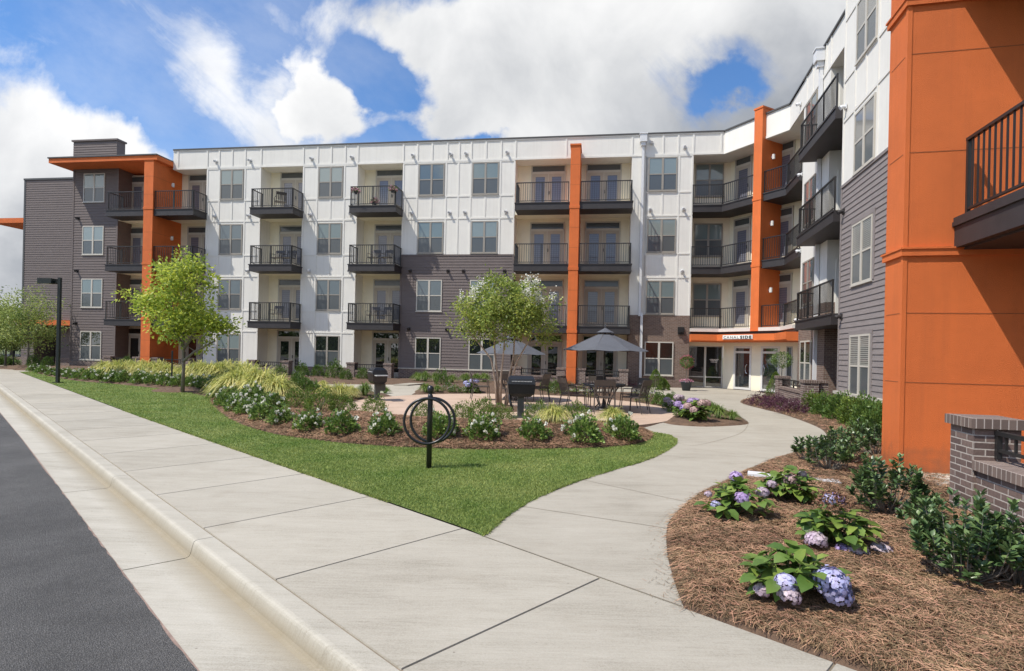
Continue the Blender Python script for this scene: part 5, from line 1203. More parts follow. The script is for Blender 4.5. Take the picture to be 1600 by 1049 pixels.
# ------------------------------------------------ trees
def tree(name, label, base, trunks, crown, ntips, nleaf, leaf, m_leaf, m_bark, seed, group, tr=.05, flowers=None, clump=.16, lumps=(), thick=1.0, gap=.28, gf=1.0):
    """trunks: list of polylines from the foot; crown: (cx,cy,cz,rx,ry,rz) relative; lumps: extra lobes"""
    rng = np.random.RandomState(seed); t = thing(name, label, 'tree', tuple(base), 0, group); mb = MB(); nodes_ = []
    for tp in trunks:
        tp = [Vector(p) for p in tp]; n = len(tp); mb.tube(tp, [tr * (1 - .62 * i / (n - 1)) for i in range(n)], 8)
        for i in range(n - 1):
            for f in (.0, .5):
                q = tp[i].lerp(tp[i + 1], f)
                if i >= n // 2: nodes_.append((np.array(q), tr * (1 - .62 * i / (n - 1))))
        nodes_.append((np.array(tp[-1]), tr * .38))
    lobes = [crown] + list(lumps); tips = []
    w = np.array([l[3] * l[4] * l[5] for l in lobes]); w = w / w.sum()
    while len(tips) < ntips:
        l = lobes[rng.choice(len(lobes), p=w)]; d = unit(rng.randn(1, 3))[0]; r = rng.rand() ** (1 / 2.2) * (1 + .12 * rng.randn())
        p = np.array(l[:3]) + d * r * np.array(l[3:6]); 
        if math.sin(p[0] * 4.1 * gf + seed) * math.sin(p[2] * 4.7 * gf + 1 + .6 * math.sin(p[0] * 2)) + .35 * math.sin(p[1] * 3.7) > gap: continue
        tips.append(p)
    tips.sort(key=lambda p: np.linalg.norm(p - np.array(crown[:3]) + np.array([0, 0, crown[5]])))
    P0 = np.array([n[0] for n in nodes_]); Rn = [n[1] for n in nodes_]
    for p in tips:
        d = np.linalg.norm(P0 - p, axis=1) + 2.0 * np.maximum(0, P0[:, 2] - p[2] + .05); j = int(d.argmin()); q = P0[j]; r0 = min(Rn[j] * .6, .016 * thick); r0 = max(r0, .004)
        m1 = q * .55 + p * .45 + np.array([0, 0, .06 * np.linalg.norm(p - q)]) + rng.randn(3) * .02
        mb.tube([tuple(q), tuple(m1), tuple(p)], [r0, r0 * .7, r0 * .4], 5, cap=False)
        P0 = np.vstack([P0, m1[None], p[None]]); Rn += [r0 * .8, r0 * .6]
    link('trunk', mb.mesh('trunk', m_bark, True), t)
    tips = np.array(tips); k = np.repeat(np.arange(len(tips)), nleaf); n = len(k)
    off = rng.randn(n, 3) * clump * np.array([1, 1, .75]); P = tips[k] + off; D = unit(off + rng.randn(n, 3) * .12 + np.array([0, 0, -.05]))
    V, F = leaves(P, D, leaf * (.6 + .7 * rng.rand(n)), leaf * .5 * (.7 + .6 * rng.rand(n)), rng=rng); link('crown', npmesh('crown', V, F, m_leaf), t)
    if flowers:
        fz = tips[(tips[:, 2] > crown[2] + crown[5] * flowers[0])]; fz = fz[np.argsort(-np.abs(fz[:, 0]) - fz[:, 2] * .3)][:flowers[1]]
        k = np.repeat(np.arange(len(fz)), 70); o = rng.randn(len(k), 3) * np.array([.05, .05, .09]); P = fz[k] + o + np.array([0, 0, .14]); V, F = leaves(P, unit(rng.randn(len(k), 3)), .045, .045, rng=rng); link('blossoms', npmesh('blossoms', V, F, 'petal_white'), t)
    return t
b = Gh(285, 613)
tree('maple_tree', 'yellow green young tree staked on the lawn in front of the left orange fin', b,
     [[(0, 0, 0), (.02, 0, .8), (-.02, .02, 1.6), (.03, 0, 2.4), (0, .02, 3.2), (.02, 0, 4.0)], [(0, 0, 1.4), (.35, .1, 2.0), (.8, .1, 2.5)], [(0, 0, 1.5), (-.4, -.1, 2.2), (-.9, -.1, 2.7)], [(0, 0, 1.0), (.5, -.2, 1.35), (1.1, -.1, 1.7)]],
     (.0, 0, 2.95, 1.05, 1.0, 1.40), 165, 46, .125, 'leaf_tree', 'bark_grey', 3, 'young trees', .055, clump=.15, gap=.10,
     lumps=[(-1.35, 0, 2.95, .55, .5, .38), (1.0, 0, 2.3, .65, .6, .45), (1.1, 0, 1.5, .55, .5, .25), (.2, 0, 4.2, .55, .5, .4), (-.5, .2, 3.9, .5, .5, .4), (.2, .1, 1.9, .8, .7, .5)])
bm_ = Gh(778, 634); bm_ = Vector((-.28, 15.7, .04))
tree('crape_myrtle', 'multi trunk crape myrtle with white blossoms in the mulch ring on the patio', bm_,
     [[(-.1, 0, 0), (-.16, 0, .7), (-.30, .05, 1.35), (-.75, .1, 1.9), (-1.1, .1, 2.3)], [(-.06, .03, 0), (-.10, .05, .8), (-.2, .1, 1.5), (-.25, .1, 2.3), (-.2, 0, 2.9)], [(.16, 0, 0), (.25, 0, .7), (.42, 0, 1.3), (.7, .0, 1.8), (1.1, .1, 2.3)], [(.12, .05, 0), (.2, .1, .8), (.32, .1, 1.4), (.35, .1, 2.1), (.3, .1, 2.8)], [(.0, -.05, 0), (-.02, -.08, .8), (.05, -.2, 1.6), (.1, -.3, 2.4)]],
     (.03, 0, 2.75, 1.32, 1.2, .82), 215, 52, .092, 'leaf_myrtle', 'bark_tan', 5, 'patio trees', .036, flowers=(.12, 30), clump=.125, gap=.2, gf=1.5,
     lumps=[(-.85, 0, 2.4, .55, .6, .5), (.9, 0, 2.5, .6, .6, .5), (0, 0, 3.35, .8, .6, .3), (1.2, 0, 2.05, .35, .4, .3), (-.6, 0, 1.95, .5, .5, .2)])
def small_tree(px, py, h, w, label, seed, zc=.62):
    b = G(px, py); tree('young_tree', label, (b[0], b[1], 0), [[(0, 0, 0), (.03, 0, h * .25), (0, 0, h * .5), (.02, 0, h * .8)], [(0, 0, h * .35), (w * .3, 0, h * .6)], [(0, 0, h * .38), (-w * .3, 0, h * .62)]],
         (0, 0, h * zc, w * .5, w * .5, h * .36), 110, 60, .12, 'leaf_cool', 'bark_grey', seed, 'far left trees', .06, clump=.22)
small_tree(43, 577, 4.5, 2.9, 'pale green young tree in front of the set back grey block', 12)
small_tree(8, 574, 4.1, 2.9, 'young tree at the left picture edge beside the parked car', 13)
small_tree(-40, 574, 4.8, 4.0, 'young tree just outside the left picture edge', 14)
def big_tree(x, y, h, w, label, seed):
    tree('dark_tree', label, (x, y, -.15), [[(0, 0, 0), (.1, 0, h * .3), (0, .1, h * .6), (0, 0, h * .85)]], (0, 0, h * .6, w * .5, w * .5, h * .4), 160, 60, .34, 'leaf_far', 'bark_grey', seed, 'trees beyond the car park', .25, clump=.55, thick=4)
for i, (x, y, h, w, lb) in enumerate([(-66, 66, 9.5, 8, 'dark tree beyond the parked car'), (-80, 72, 9.5, 9, 'second dark tree farther left behind the car park'), (-55, 62, 5.5, 5, 'smaller dark tree right behind the fence'), (-97, 75, 11, 10, 'tall dark tree outside the left picture edge')]): big_tree(x, y, h, w, lb, 60 + i)
# woodland across the road, seen only as reflection in the glass
def woodland():
    rng = np.random.RandomState(9); n = 26000; u = rng.rand(n); x = -90 + 190 * u; z = rng.rand(n) ** .8
    y = -38 - rng.rand(n) * 8 + 4 * np.sin(x * .21); H = 7 + 2.5 * np.sin(x * .37) + 1.6 * np.sin(x * 1.1 + 1); P = np.stack([x, y, z * H], 1)
    V, F = leaves(P, unit(rng.randn(n, 3)), .9, .7, rng=rng); tag(link('woodland', npmesh('woodland', V, F, 'leaf_wood')), 'dark woodland edge across the road', 'woodland', kind='stuff')
woodland()

# ================================================================== STREET AND GARDEN FURNITURE
# ring bike rack
p = Gh(670, 733); p.z = .0
t = thing('bike_rack', 'black post bike rack with two rings standing on the lawn', 'bike rack', (p.x, p.y, 0))
mb = MB(); mb.lathe([(.0, 0), (.036, 0), (.036, .98), (.030, 1.0), (.024, 1.005), (.024, 1.02), (.036, 1.035), (.046, 1.06), (.046, 1.085), (.036, 1.11), (.018, 1.122), (0, 1.124)], 18); link('post', mb.mesh('post', 'steel_black', True), t)
for dx, dy, yaw, r in ((-.03, -.055, R(4), .303), (.03, .055, R(-3), .300)):
    mb = MB(); mb.tube([(r * math.cos(a), 0, r * math.sin(a)) for a in np.linspace(0, 2 * math.pi, 49)], .0185, 10, cap=False); o = link('ring', mb.mesh('ring', 'steel_black', True), t, (dx, dy, .650), yaw)
# lamp post
p = G(90, 599); t = thing('street_lamp', 'slim dark square lamp post with a box head on the lawn edge', 'street lamp', (p[0], p[1], 0))
mb = MB(); mb.box(-.05, .05, -.05, .05, 0, 4.08); link('post', mb.mesh('post', 'lamp_green'), t)
mb = MB(); mb.box(-.13, .13, -.13, .13, 0, .04); link('base_plate', mb.mesh('base_plate', 'lamp_green'), t)
mb = MB(); mb.box(-.26, -.05, -.03, .03, 3.88, 3.96); link('arm', mb.mesh('arm', 'lamp_green'), t)
mb = MB(); mb.poly([(-.74, -.17), (-.20, -.17), (-.20, .17), (-.74, .17)], 3.84, 4.04)
link('lamp_head', mb.mesh('lamp_head', 'lamp_green'), t)
mb = MB(); mb.box(-.765, -.741, -.14, .14, 3.86, 4.02); mb.box(-.66, -.34, -.12, .12, 3.828, 3.839); link('lens', mb.mesh('lens', 'lens_grey'), t)
# tree stakes
for i, (px, py, h, lb) in enumerate([(268, 607, 1.35, 'black metal tree stake left of the yellow green tree'), (287, 614, 1.35, 'black metal tree stake right against the trunk of the yellow green tree'), (21, 574, 1.3, 'black tree stake by the far left tree')]):
    q = G(px, py); t = thing('tree_stake', lb, 'stake', (q[0], q[1], 0), group='tree stakes'); mb = MB(); mb.box(-.022, .022, -.018, .018, 0, h); mb.box(-.030, .030, -.003, .003, h - .30, h - .26); mb.tube([(0, 0, h), (0, 0, h + .02)], [.026, .01], 6); link('post', mb.mesh('post', 'steel_black'), t)
# patio tables, umbrellas, chairs
def umbrella(x, y, H, label, r=1.22, rim=.56):
    t = thing('patio_umbrella', label, 'umbrella', (x, y, .02), group='patio umbrellas')
    mb = MB(); mb.tube([(0, 0, 0), (0, 0, H - .05)], .022, 10); link('pole', mb.mesh('pole', 'furniture_bronze', True), t)
    mb = MB(); mb.lathe([(0, .0), (.26, .0), (.26, .04), (.06, .07), (.035, .30), (0, .30)], 20); link('base', mb.mesh('base', 'furniture_bronze', True), t)
    mb = MB(); n = 8
    for k in range(n):
        a0, a1 = 2 * math.pi * (k + .5) / n, 2 * math.pi * (k + 1.5) / n
        for j in range(5):
            f0, f1 = (j / 5) * .84 + .16, ((j + 1) / 5) * .84 + .16
            def pt(a, f, mid=0): z = H - .06 - (rim) * (f ** .92) - mid * .045 * f; return (r * f * math.cos(a), r * f * math.sin(a), z)
            am = (a0 + a1) / 2
            def pm(f): q = pt(am, f * .965, 1); return q
            mb.quad(pt(a0, f0), pt(a0, f1), pm(f1), pm(f0)); mb.quad(pm(f0), pm(f1), pt(a1, f1), pt(a1, f0))
    link('canopy', mb.mesh('canopy', 'umbrella_fabric'), t)
    mb = MB()
    for k in range(n):
        a0, a1 = 2 * math.pi * (k + .5) / n, 2 * math.pi * (k + 1.5) / n
        mb.quad((0, 0, H + .02), (.26 * math.cos(a0), .26 * math.sin(a0), H - .12), (.26 * math.cos(a1), .26 * math.sin(a1), H - .12), (0, 0, H + .02))
    link('vent_cap', mb.mesh('vent_cap', 'umbrella_fabric'), t)
    mb = MB(); mb.lathe([(.012, H), (.03, H + .03), (.012, H + .06), (.022, H + .09), (0, H + .12)], 10); link('finial', mb.mesh('finial', 'table_metal', True), t)
    for k in range(n):
        a = 2 * math.pi * (k + .5) / n; mb = MB(); mb.tube([(0.02 * math.cos(a), .02 * math.sin(a), H - .42), (r * .55 * math.cos(a), r * .55 * math.sin(a), H - .14 - rim * .58)], .007, 5); mb.tube([(.05 * math.cos(a), .05 * math.sin(a), H - .10), (r * .985 * math.cos(a), r * .985 * math.sin(a), H - .075 - rim)], .007, 5); link('rib', mb.mesh('rib', 'furniture_bronze'), t)
    return t
def table(x, y, label, rad=.60):
    t = thing('patio_table', label, 'table', (x, y, .021), group='round patio tables')
    mb = MB(); mb.lathe([(.035, .715), (rad, .715), (rad + .008, .725), (rad, .74), (.035, .74), (.035, .715)], 32); link('table_top', mb.mesh('table_top', 'table_metal'), t)
    mb = MB(); mb.lathe([(rad - .05, .67), (rad - .03, .67), (rad - .03, .714), (rad - .05, .714)], 28); mb.tube([(rad * .3 * math.cos(a), rad * .3 * math.sin(a), .15) for a in np.linspace(0, 6.2832, 17)], .01, 6); link('apron', mb.mesh('apron', 'table_metal'), t)
    for k in range(4):
        a = math.pi / 4 + k * math.pi / 2; mb = MB(); mb.tube([(rad * .85 * math.cos(a), rad * .85 * math.sin(a), .71), (rad * .45 * math.cos(a), rad * .45 * math.sin(a), .38), (rad * .30 * math.cos(a), rad * .30 * math.sin(a), .15), (rad * .62 * math.cos(a), rad * .62 * math.sin(a), 0)], .019, 8); link('leg', mb.mesh('leg', 'table_metal', True), t)
    return t
def chair_proto(label, loc, rz, group, high=0):
    """outdoor armchair; faces local +y"""
    t = thing('patio_chair', label, 'chair', loc, rz, group); sh = .44; w = .27
    mb = MB()
    for i in range(7): y0 = -.24 + i * .072; mb.box(-w + .02, w - .02, y0, y0 + .060, sh - .012, sh)
    mb.box(-w, -w + .02, -.25, .26, sh - .03, sh); mb.box(w - .02, w, -.25, .26, sh - .03, sh); link('seat', mb.mesh('seat', 'furniture_bronze'), t)
    mb = MB(); top = .90; lean = .13
    def bp(x, z): return (x, -.24 - lean * (z - sh) / (top - sh), z)
    for sx in (-1, 1): mb.tube([bp(sx * (w - .01), sh - .02), bp(sx * (w - .01), top)], .014, 6)
    for i in range(7):
        x = -w + .05 + i * (2 * w - .1) / 6; a = bp(x - .018, sh + .05); b_ = bp(x + .018, sh + .05); c = bp(x + .018, top - .14); d = bp(x - .018, top - .14); mb.quad(a, b_, c, d); e = .008
        mb.quad((a[0], a[1] - e, a[2]), (d[0], d[1] - e, d[2]), (c[0], c[1] - e, c[2]), (b_[0], b_[1] - e, b_[2]))
    a, b_, c, d = bp(-w, top - .15), bp(w, top - .15), bp(w, top), bp(-w, top)
    mb.quad(a, b_, c, d); mb.quad(*[(q[0], q[1] - .018, q[2]) for q in (a, d, c, b_)]); mb.quad(d, c, (c[0], c[1] - .018, c[2]), (d[0], d[1] - .018, d[2])); mb.quad(b_, (b_[0], b_[1] - .018, b_[2]), (c[0], c[1] - .018, c[2]), c)
    link('backrest', mb.mesh('backrest', 'furniture_bronze'), t)
    for sx in (-1, 1):
        mb = MB(); mb.tube([(sx * w, .24, sh - .02), (sx * (w + .01), .27, 0)], .013, 6); link('leg', mb.mesh('leg', 'furniture_bronze'), t)
        mb = MB(); mb.tube([(sx * (w - .005), -.24, sh - .02), (sx * w, -.33, 0)], .013, 6); link('leg', mb.mesh('leg', 'furniture_bronze'), t)
        mb = MB(); mb.tube([(sx * w, .23, sh - .01), (sx * (w + .01), .22, .64), (sx * (w + .012), .16, .655), (sx * (w + .005), -.28, .66)], .013, 6); link('armrest', mb.mesh('armrest', 'furniture_bronze'), t)
    return t
U1 = (2.62, 15.9); U2 = (-.02, 18.6)
umbrella(*U1, 2.30, 'grey patio umbrella over the near table, right of the crape myrtle'); umbrella(*U2, 2.14, 'grey patio umbrella standing behind the crape myrtle')
table(*U1, 'round dark table under the near umbrella'); table(*U2, 'round dark table under the far umbrella behind the tree')
ch0 = None
def chairs(c, rad, angs, labels, grp):
    global ch0
    for a, lb in zip(angs, labels):
        x, y = c[0] + rad * math.cos(R(a)), c[1] + rad * math.sin(R(a)); rz = R(a + 90)
        if ch0 is None: ch0 = chair_proto(lb, (x, y, .021), rz, 'armchairs round the patio tables')
        else: dup(ch0, (x, y, .021), rz, lb)
chairs(U1, .95, (200, 262, 322, 20, 150, 90), ('slatted armchair left of the near table, seen from its side', 'slatted armchair with its back to the camera at the near table', 'slatted armchair right of the near table', 'armchair at the far right side of the near table', 'armchair at the far left of the near table', 'armchair on the far side of the near table'), 'x')
chairs(U2, .98, (188, 330, 20, 262, 100), ('armchair alone at the left side of the far table', 'armchair right of the far table behind the large grill', 'armchair at the far right of the far table', 'armchair at the far table nearest the camera, behind the myrtle trunks', 'armchair on the far side of the far table'), 'x')
# grills
def grill(x, y, rz, label, s=1.0):
    t = thing('pedestal_grill', label, 'grill', (x, y, .021), rz, 'pedestal grills')
    def loft(mb, a, b):   # a,b = (x0,x1,y0,y1,z)
        A = [(a[0], a[2], a[4]), (a[1], a[2], a[4]), (a[1], a[3], a[4]), (a[0], a[3], a[4])]; B = [(b[0], b[2], b[4]), (b[1], b[2], b[4]), (b[1], b[3], b[4]), (b[0], b[3], b[4])]
        for i in range(4): j = (i + 1) % 4; mb.quad(A[i], A[j], B[j], B[i])
        mb.quad(*A[::-1]); mb.quad(*B)
    mb = MB(); mb.box(-.075, .075, -.075, .075, .012, .52); link('post', mb.mesh('post', 'grill_post'), t)
    mb = MB(); mb.box(-.20, .20, -.20, .20, 0, .012); link('base_plate', mb.mesh('base_plate', 'grill_post'), t)
    mb = MB(); loft(mb, (-.22, .22, -.15, .15, .50), (-.31, .31, -.21, .21, .58)); loft(mb, (-.31, .31, -.21, .21, .581), (-.33, .33, -.23, .23, .80)); link('firebox', mb.mesh('firebox', 'grill_black'), t)
    mb = MB(); loft(mb, (-.335, .335, -.235, .235, .805), (-.31, .31, -.21, .20, .93)); loft(mb, (-.31, .31, -.21, .20, .931), (-.27, .27, -.13, .12, 1.00)); link('lid', mb.mesh('lid', 'grill_black'), t)
    mb = MB()
    for i in range(14): mb.box(-.24 + i * .035, -.218 + i * .035, -.240, -.222, .865, .885)
    link('lid_slots', mb.mesh('lid_slots', 'lens_grey'), t)
    mb = MB(); mb.tube([(-.22, .24, .86), (-.22, .29, .87), (.22, .29, .87), (.22, .24, .86)], .011, 6); link('handle', mb.mesh('handle', 'handle_steel'), t)
    mb = MB(); mb.box(.345, .60, -.18, .18, .76, .785); link('side_shelf', mb.mesh('side_shelf', 'lens_grey'), t)
    mb = MB(); mb.box(-.20, .075, .08, .24, .28, .50); link('control_box', mb.mesh('control_box', 'grill_post'), t)
    return t
gq = G(813, 653); g1 = grill(gq[0], gq[1], R(4), 'large black pedestal grill seen from behind at the near patio rim')
for c in list(g1.children):
    if c.name.startswith(('side_shelf', 'control_box')): bpy.data.objects.remove(c)
mb = MB(); mb.tube([(-.26, .05, .62), (-.27, .06, .45), (-.25, .0, .35), (-.19, -.02, .16)], [.03, .03, .035, .028], 8); link('hose', mb.mesh('hose', 'grill_black', True), g1)
mb = MB(); mb.tube([(.12, .02, .26), (.15, .0, .20), (.12, -.03, .14), (.08, -.02, .12)], .018, 7); link('latch', mb.mesh('latch', 'lens_grey', True), g1)
gq = G(589, 626); grill(gq[0], gq[1], R(-62), 'smaller looking black grill turned sideways with grey shelf at the left patio rim')
# planters by the doors
def planter(x, y, ph, stem, ball, lb, pm, fm, tall):
    t = thing('planter', lb, 'planter', (x, y, .02), group='topiary planters by the entrance')
    mb = MB(); mb.lathe([(0, 0), (.17, 0), (.25, ph * .85), (.27, ph * .88), (.27, ph), (.23, ph), (.22, ph - .05), (0, ph - .05)], 20); link('pot', mb.mesh('pot', pm, True), t)
    mb = MB(); mb.tube([(0, 0, ph - .06), (.01, 0, ph + stem)], .018, 7); link('stem', mb.mesh('stem', 'bark_grey'), t)
    rng = np.random.RandomState(int(x * 10)); n = 900; d = unit(rng.randn(n, 3)); P = d * ball * (1 - .35 * rng.rand(n, 1)) * np.array([1, 1, .85]) + np.array([.01, 0, ph + stem + ball * .6]); V, F = leaves(P, unit(d + .6 * rng.randn(n, 3)), .07, .03, rng=rng); link('foliage', npmesh('foliage', V, F, 'leaf_shrub'), t)
    if fm:
        n = 160; d = unit(rng.randn(n, 3)); d[:, 2] = np.abs(d[:, 2]) * .5; P = d * np.array([.30, .30, .18]) + np.array([0, 0, ph]); V, F = leaves(P, unit(rng.randn(n, 3)), .05, .05, rng=rng); link('flowers', npmesh('flowers', V, F, 'petal_pink'), t)
        n = 150; d = unit(rng.randn(n, 3)); P = d * (ball + .03) + np.array([.01, 0, ph + stem + ball * .6]); V, F = leaves(P, unit(rng.randn(n, 3)), .05, .04, rng=rng); link('flowers', npmesh('flowers', V, F, 'petal_red'), t)
    return t
q = G(1072, 611); planter(q[0], q[1], .42, .68, .30, 'dark pot with pink flowers and a small topiary by the brick pier', 'pot_dark', True, 1)
q = Vector((ray(1221, 592)[0] * 23.3, 23.3, 0)); planter(q.x, q.y, .50, .75, .40, 'pale pot with a bushy topiary at the right entrance door', 'pot_white', False, 1)
def cone_shrub(x, y, r, h, lb):
    rng = np.random.RandomState(int(abs(x) * 7)); t = thing('cone_shrub', lb, 'shrub', (x, y, 0), group='clipped conical shrubs'); n = 2200; z = rng.rand(n) ** 1.05; a = rng.rand(n) * 6.283; rr = r * (1 - z ** 1.6) ** .8 * (.72 + .3 * rng.rand(n)) * (1 + .1 * np.sin(a * 3 + z * 5))
    P = np.stack([rr * np.cos(a), rr * np.sin(a), z * h + .02], 1); V, F = leaves(P, unit(np.stack([np.cos(a), np.sin(a), .8 + 0 * a], 1) + .5 * rng.randn(n, 3)), .055, .026, rng=rng); link('foliage', npmesh('foliage', V, F, 'leaf_lime'), t); mb = MB(); mb.tube([(0, 0, 0), (0, 0, h * .8)], [.02, .006], 6); link('trunk', mb.mesh('trunk', 'bark_grey'), t)
q = M.P(7.7, .5); q = G(1024, 610); cone_shrub(q[0], q[1], .40, .92, 'clipped conical shrub in front of the brick wall window')
q = G(1037, 610); cone_shrub(q[0], q[1], .28, .5, 'small rounded conical shrub just right of the taller cone')
q = Vector((ray(1212, 600)[0] * 22.3, 22.3, 0)); cone_shrub(q.x, q.y, .38, 1.0, 'conical green shrub tucked behind the brick patio wall')
# brick patio walls (piers, low wall, cap, railing)
def patio_wall(fr, s0, s1, d, label, pierw=.42, ph=.86, lw=.46, ret=None, base=0, group='brick patio walls'):
    o0 = fr.P(s0, d, base); t = thing('brick_patio_wall', label, 'wall', tuple(o0), fr.a, group)
    L = s1 - s0
    for x in (0, L - pierw):
        mb = MB(); mb.box(x, x + pierw, 0, pierw, -.1, ph - .09); o = link('pier', mb.mesh('pier', 'brick_dark'), t)
        c = MB(); c.box(x - .03, x + pierw + .03, -.03, pierw + .03, ph - .09, ph); link('cap', c.mesh('cap', 'brick_rowlock'), o)
    mb = MB(); mb.box(pierw, L - pierw, .05, .30, -.1, lw - .09); link('low_wall', mb.mesh('low_wall', 'brick_dark'), t)
    c = MB(); c.box(pierw, L - pierw, .02, .33, lw - .09, lw); link('cap', c.mesh('cap', 'brick_rowlock'), t)
    rl = MB(); rail_runs(rl, [((pierw, .17), (L - pierw, .17))], lw + .02, ph - lw - .10, sp=.12); link('railing', rl.mesh('railing', 'rail_black'), t); return t
for (a, b), lb in zip(BAY, ['at the far left, left of the orange fin', 'just right of the left orange fin', 'in the third bay, between two white piers', 'beside the grey siding wall, behind the small grill', 'left of the central orange fin', 'right of the central orange fin, behind the near umbrella']):
    patio_wall(M, a + .05, b - .05, D0, 'brick patio wall with black rail ' + lb)
patio_wall(RW, 3.75, 7.6, .72, 'brick patio wall with piers under the right wing balconies', ph=.92, lw=.55)
mb = MB(); 
o0 = RW.P(7.18, .72); t = thing('brick_return_wall', 'short brown brick wall joining the patio pier to the right wing', 'wall', tuple(o0), RW.a); mb.box(.06, .36, .42, .70, -.1, .84); link('wall', mb.mesh('wall', 'brick_dark'), t); mb = MB(); mb.box(.03, .39, .455, .68, .84, .92); link('cap', mb.mesh('cap', 'brick_rowlock'), t)
BW = Frame(4.66, 5.96, RW.a); t = thing('brick_patio_wall', 'brown brick pier and low wall with black rail at the right picture edge', 'wall', (4.66, 5.96, 0), BW.a)
mb = MB(); mb.box(0, .42, 0, .40, -.1, .95); o = link('pier', mb.mesh('pier', 'brick_dark'), t); mb = MB(); mb.box(-.04, .46, -.04, .44, .95, 1.045); link('cap', mb.mesh('cap', 'brick_rowlock'), o)
mb = MB(); mb.box(.42, 3.4, .03, .36, -.1, .54); link('low_wall', mb.mesh('low_wall', 'brick_dark'), t); mb = MB(); mb.box(.42, 3.4, -.01, .40, .54, .635); link('cap', mb.mesh('cap', 'brick_rowlock'), t)
mb = MB(); rail_runs(mb, [((.42, .2), (3.4, .2))], .66, .27, sp=.14, bal=.010); link('railing', mb.mesh('railing', 'rail_black'), t)
# utility strip, stepping slab
q0 = Vector(G(1168, 751)); q1 = Vector(G(1314, 766)); e = (q1 - q0); L = e.length; t = thing('drain_strip', 'pale concrete drain strip lying in the mulch behind the hydrangeas', 'drain', (q0.x, q0.y, .045), math.atan2(e.y, e.x)); mb = MB(); mb.box(0, L, -.05, .15, -.06, .055); link('slab', mb.mesh('slab', 'downspout_white'), t)
q0 = Vector(G(618, 603)); t = thing('stepping_slab', 'light concrete stepping slab in the mulch by the fourth bay', 'slab', (q0.x, q0.y, .01), R(-8)); mb = MB(); mb.poly([(-.1, 0), (.55, 0), (1.1, 2.6), (.45, 2.6)], 0, .05); link('slab', mb.mesh('slab', 'path_concrete'), t)
# balcony furniture and hanging baskets
def on_balcony(i, k, dx, rz, lb):
    s0, s1 = BAY[i]; q = M.P(s0 + dx * (s1 - s0), .45, FL[k] + .001); dup(ch0, tuple(q), M.a + rz, lb)
on_balcony(2, 3, .55, R(40), 'dark armchair on the top balcony of the third bay'); on_balcony(2, 2, .5, R(180), 'dark armchair, left of the pair on the third bay balcony, third floor'); on_balcony(2, 2, .78, R(180), 'dark armchair, right of the pair on the third floor third bay balcony')
on_balcony(2, 1, .5, R(180), 'dark armchair on the second floor third bay balcony'); on_balcony(3, 2, .45, R(180), 'dark armchair, left of the pair on the third floor fourth bay balcony'); on_balcony(3, 2, .75, R(180), 'dark armchair, right of the pair on the third floor fourth bay balcony')
on_balcony(3, 1, .45, R(180), 'dark armchair, left of the pair on the second floor fourth bay balcony'); on_balcony(3, 1, .75, R(180), 'dark armchair, right of the pair on the second floor fourth bay balcony')
for c in [o for o in bpy.data.objects if o.get('group') == 'armchairs round the patio tables' and o.location.z > 1]: c['group'] = 'armchairs on balconies'
bk = None
for px, z, lb in ((556, 10.0, 'pink flower basket hung at the left of the fourth bay top rail'), (614, 10.02, 'pink flower basket hung at the right of the fourth bay top rail'), (583, 9.45, 'small flower pot low in the middle of the fourth bay top balcony')):
    s_ = M.S(px, 300, D0 + .08); q = M.P(s_, D0 + (.09 if z > 9.8 else -.2), z - (.33 if z > 9.8 else .30)); t = thing('flower_basket', lb, 'flower basket', tuple(q), group='flower baskets on the balcony')
    rng = np.random.RandomState(px); mb = MB(); mb.lathe([(0, 0), (.07, 0), (.13, .14), (.14, .16), (0, .15)], 12); link('pot', mb.mesh('pot', 'pot_dark'), t)
    P, d = dome(260, .20, .22, rng); V, F = leaves(P + np.array([0, 0, .1]), unit(d + rng.randn(260, 3) * .5), .06, .03, rng=rng); link('foliage', npmesh('foliage', V, F, 'leaf_shrub'), t)
    P, d = dome(130, .21, .22, rng, fill=.05); V, F = leaves(P + np.array([0, 0, .1]), unit(rng.randn(130, 3)), .06, .055, rng=rng); link('flowers', npmesh('flowers', V, F, 'petal_pink'), t)
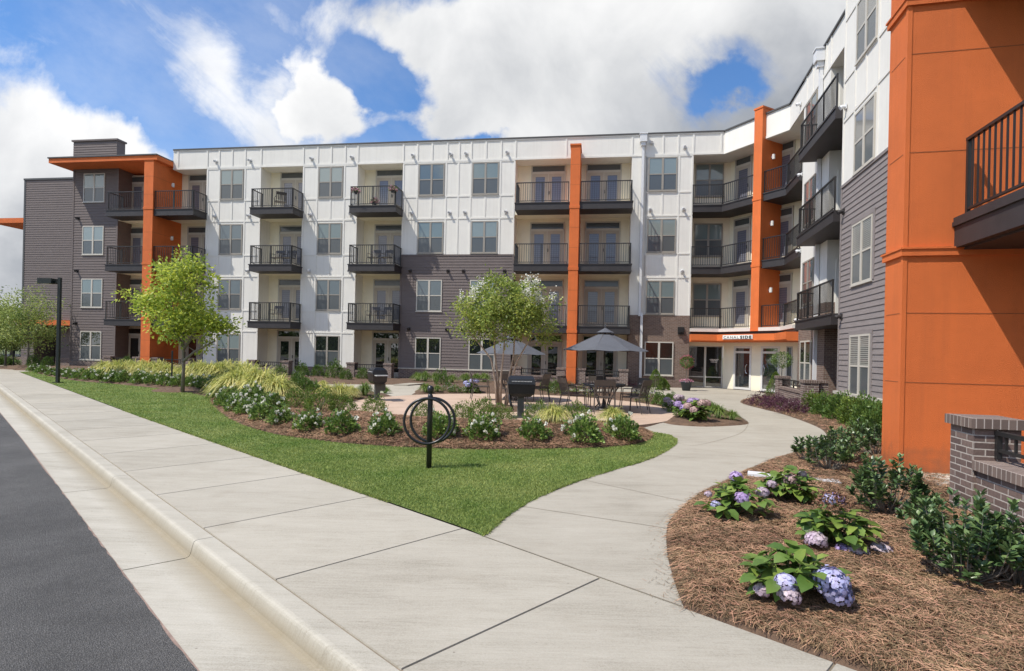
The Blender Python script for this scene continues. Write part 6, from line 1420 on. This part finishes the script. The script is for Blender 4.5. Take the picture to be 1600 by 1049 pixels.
# parked car and car park fence at the far left
def car(x, y, rz, lb, m_='car_paint'):
    t = thing('parked_car', lb, 'car', (x, y, -.13), rz); side = [(-2.2, .35), (-2.25, .75), (-1.9, .88), (-1.2, .95), (-.75, 1.38), (.75, 1.42), (1.45, 1.0), (2.05, .92), (2.25, .7), (2.2, .33)]
    mb = MB(); W = .88; n = len(side)
    for i in range(n): a, b_ = side[i], side[(i + 1) % n]; mb.quad((a[0], -W, a[1]), (a[0], W, a[1]), (b_[0], W, b_[1]), (b_[0], -W, b_[1]))
    for sy in (-1, 1):
        i0 = len(mb.v); mb.v += [(p[0], sy * W, p[1]) for p in side]; mb.f.append(tuple(range(i0, i0 + n))); mb.uv.append([(0, 0)] * n); mb.m.append(0)
    link('body', mb.mesh('body', m_), t)
    for sy in (-1, 1):
        mb = MB(); y_ = sy * (W + .004); mb.quad((-1.05, y_, .97), (-.68, y_, 1.32), (-.02, y_, 1.34), (-.02, y_, .97)); mb.quad((.06, y_, .97), (.06, y_, 1.34), (.72, y_, 1.34), (1.28, y_, 1.0)); link('side_windows', mb.mesh('side_windows', 'glass_dark'), t)
        for x_ in (-1.4, 1.4):
            mb = MB(); mb.tube([(x_, sy * (W - .2), .33), (x_, sy * (W + .02), .33)], .33, 20); w = link('wheel', mb.mesh('wheel', 'tyre'), t); mb = MB(); mb.tube([(x_, sy * (W + .015), .33), (x_, sy * (W + .035), .33)], .2, 14); link('rim', mb.mesh('rim', 'lens_grey'), w)
    mb = MB(); mb.quad((1.42, -.74, 1.03), (1.42, .74, 1.03), (.82, .70, 1.40), (.82, -.70, 1.40)); link('windscreen', mb.mesh('windscreen', 'glass_dark'), t)
    return t
q = G(-14, 560); car(-50.5, 52, R(12), 'dark blue car parked beyond the shrubs at the left picture edge')
t = thing('rail_fence', 'dark rail fence behind the far left shrubs', 'fence', (-56, 49, -.15), R(8)); mb = MB(); mb.box(0, 16, -.02, .02, 1.25, 1.31); mb.box(0, 16, -.02, .02, .3, .35)
for i in range(60): mb.box(i * .27, i * .27 + .02, -.01, .01, .3, 1.25)
link('pickets', mb.mesh('pickets', 'rail_black'), t)
for i in range(9): mb = MB(); mb.box(i * 2 - .04, i * 2 + .04, -.04, .04, 0, 1.4); link('post', mb.mesh('post', 'rail_black'), t)
# left sliver: car park surface beyond the corner
mb = MB(); mb.quad((-140, 44, -.14), (-37, 44, -.14), (-37, 75, -.14), (-140, 75, -.14)); structure('car_park', mb.mesh('car_park', 'asphalt'))
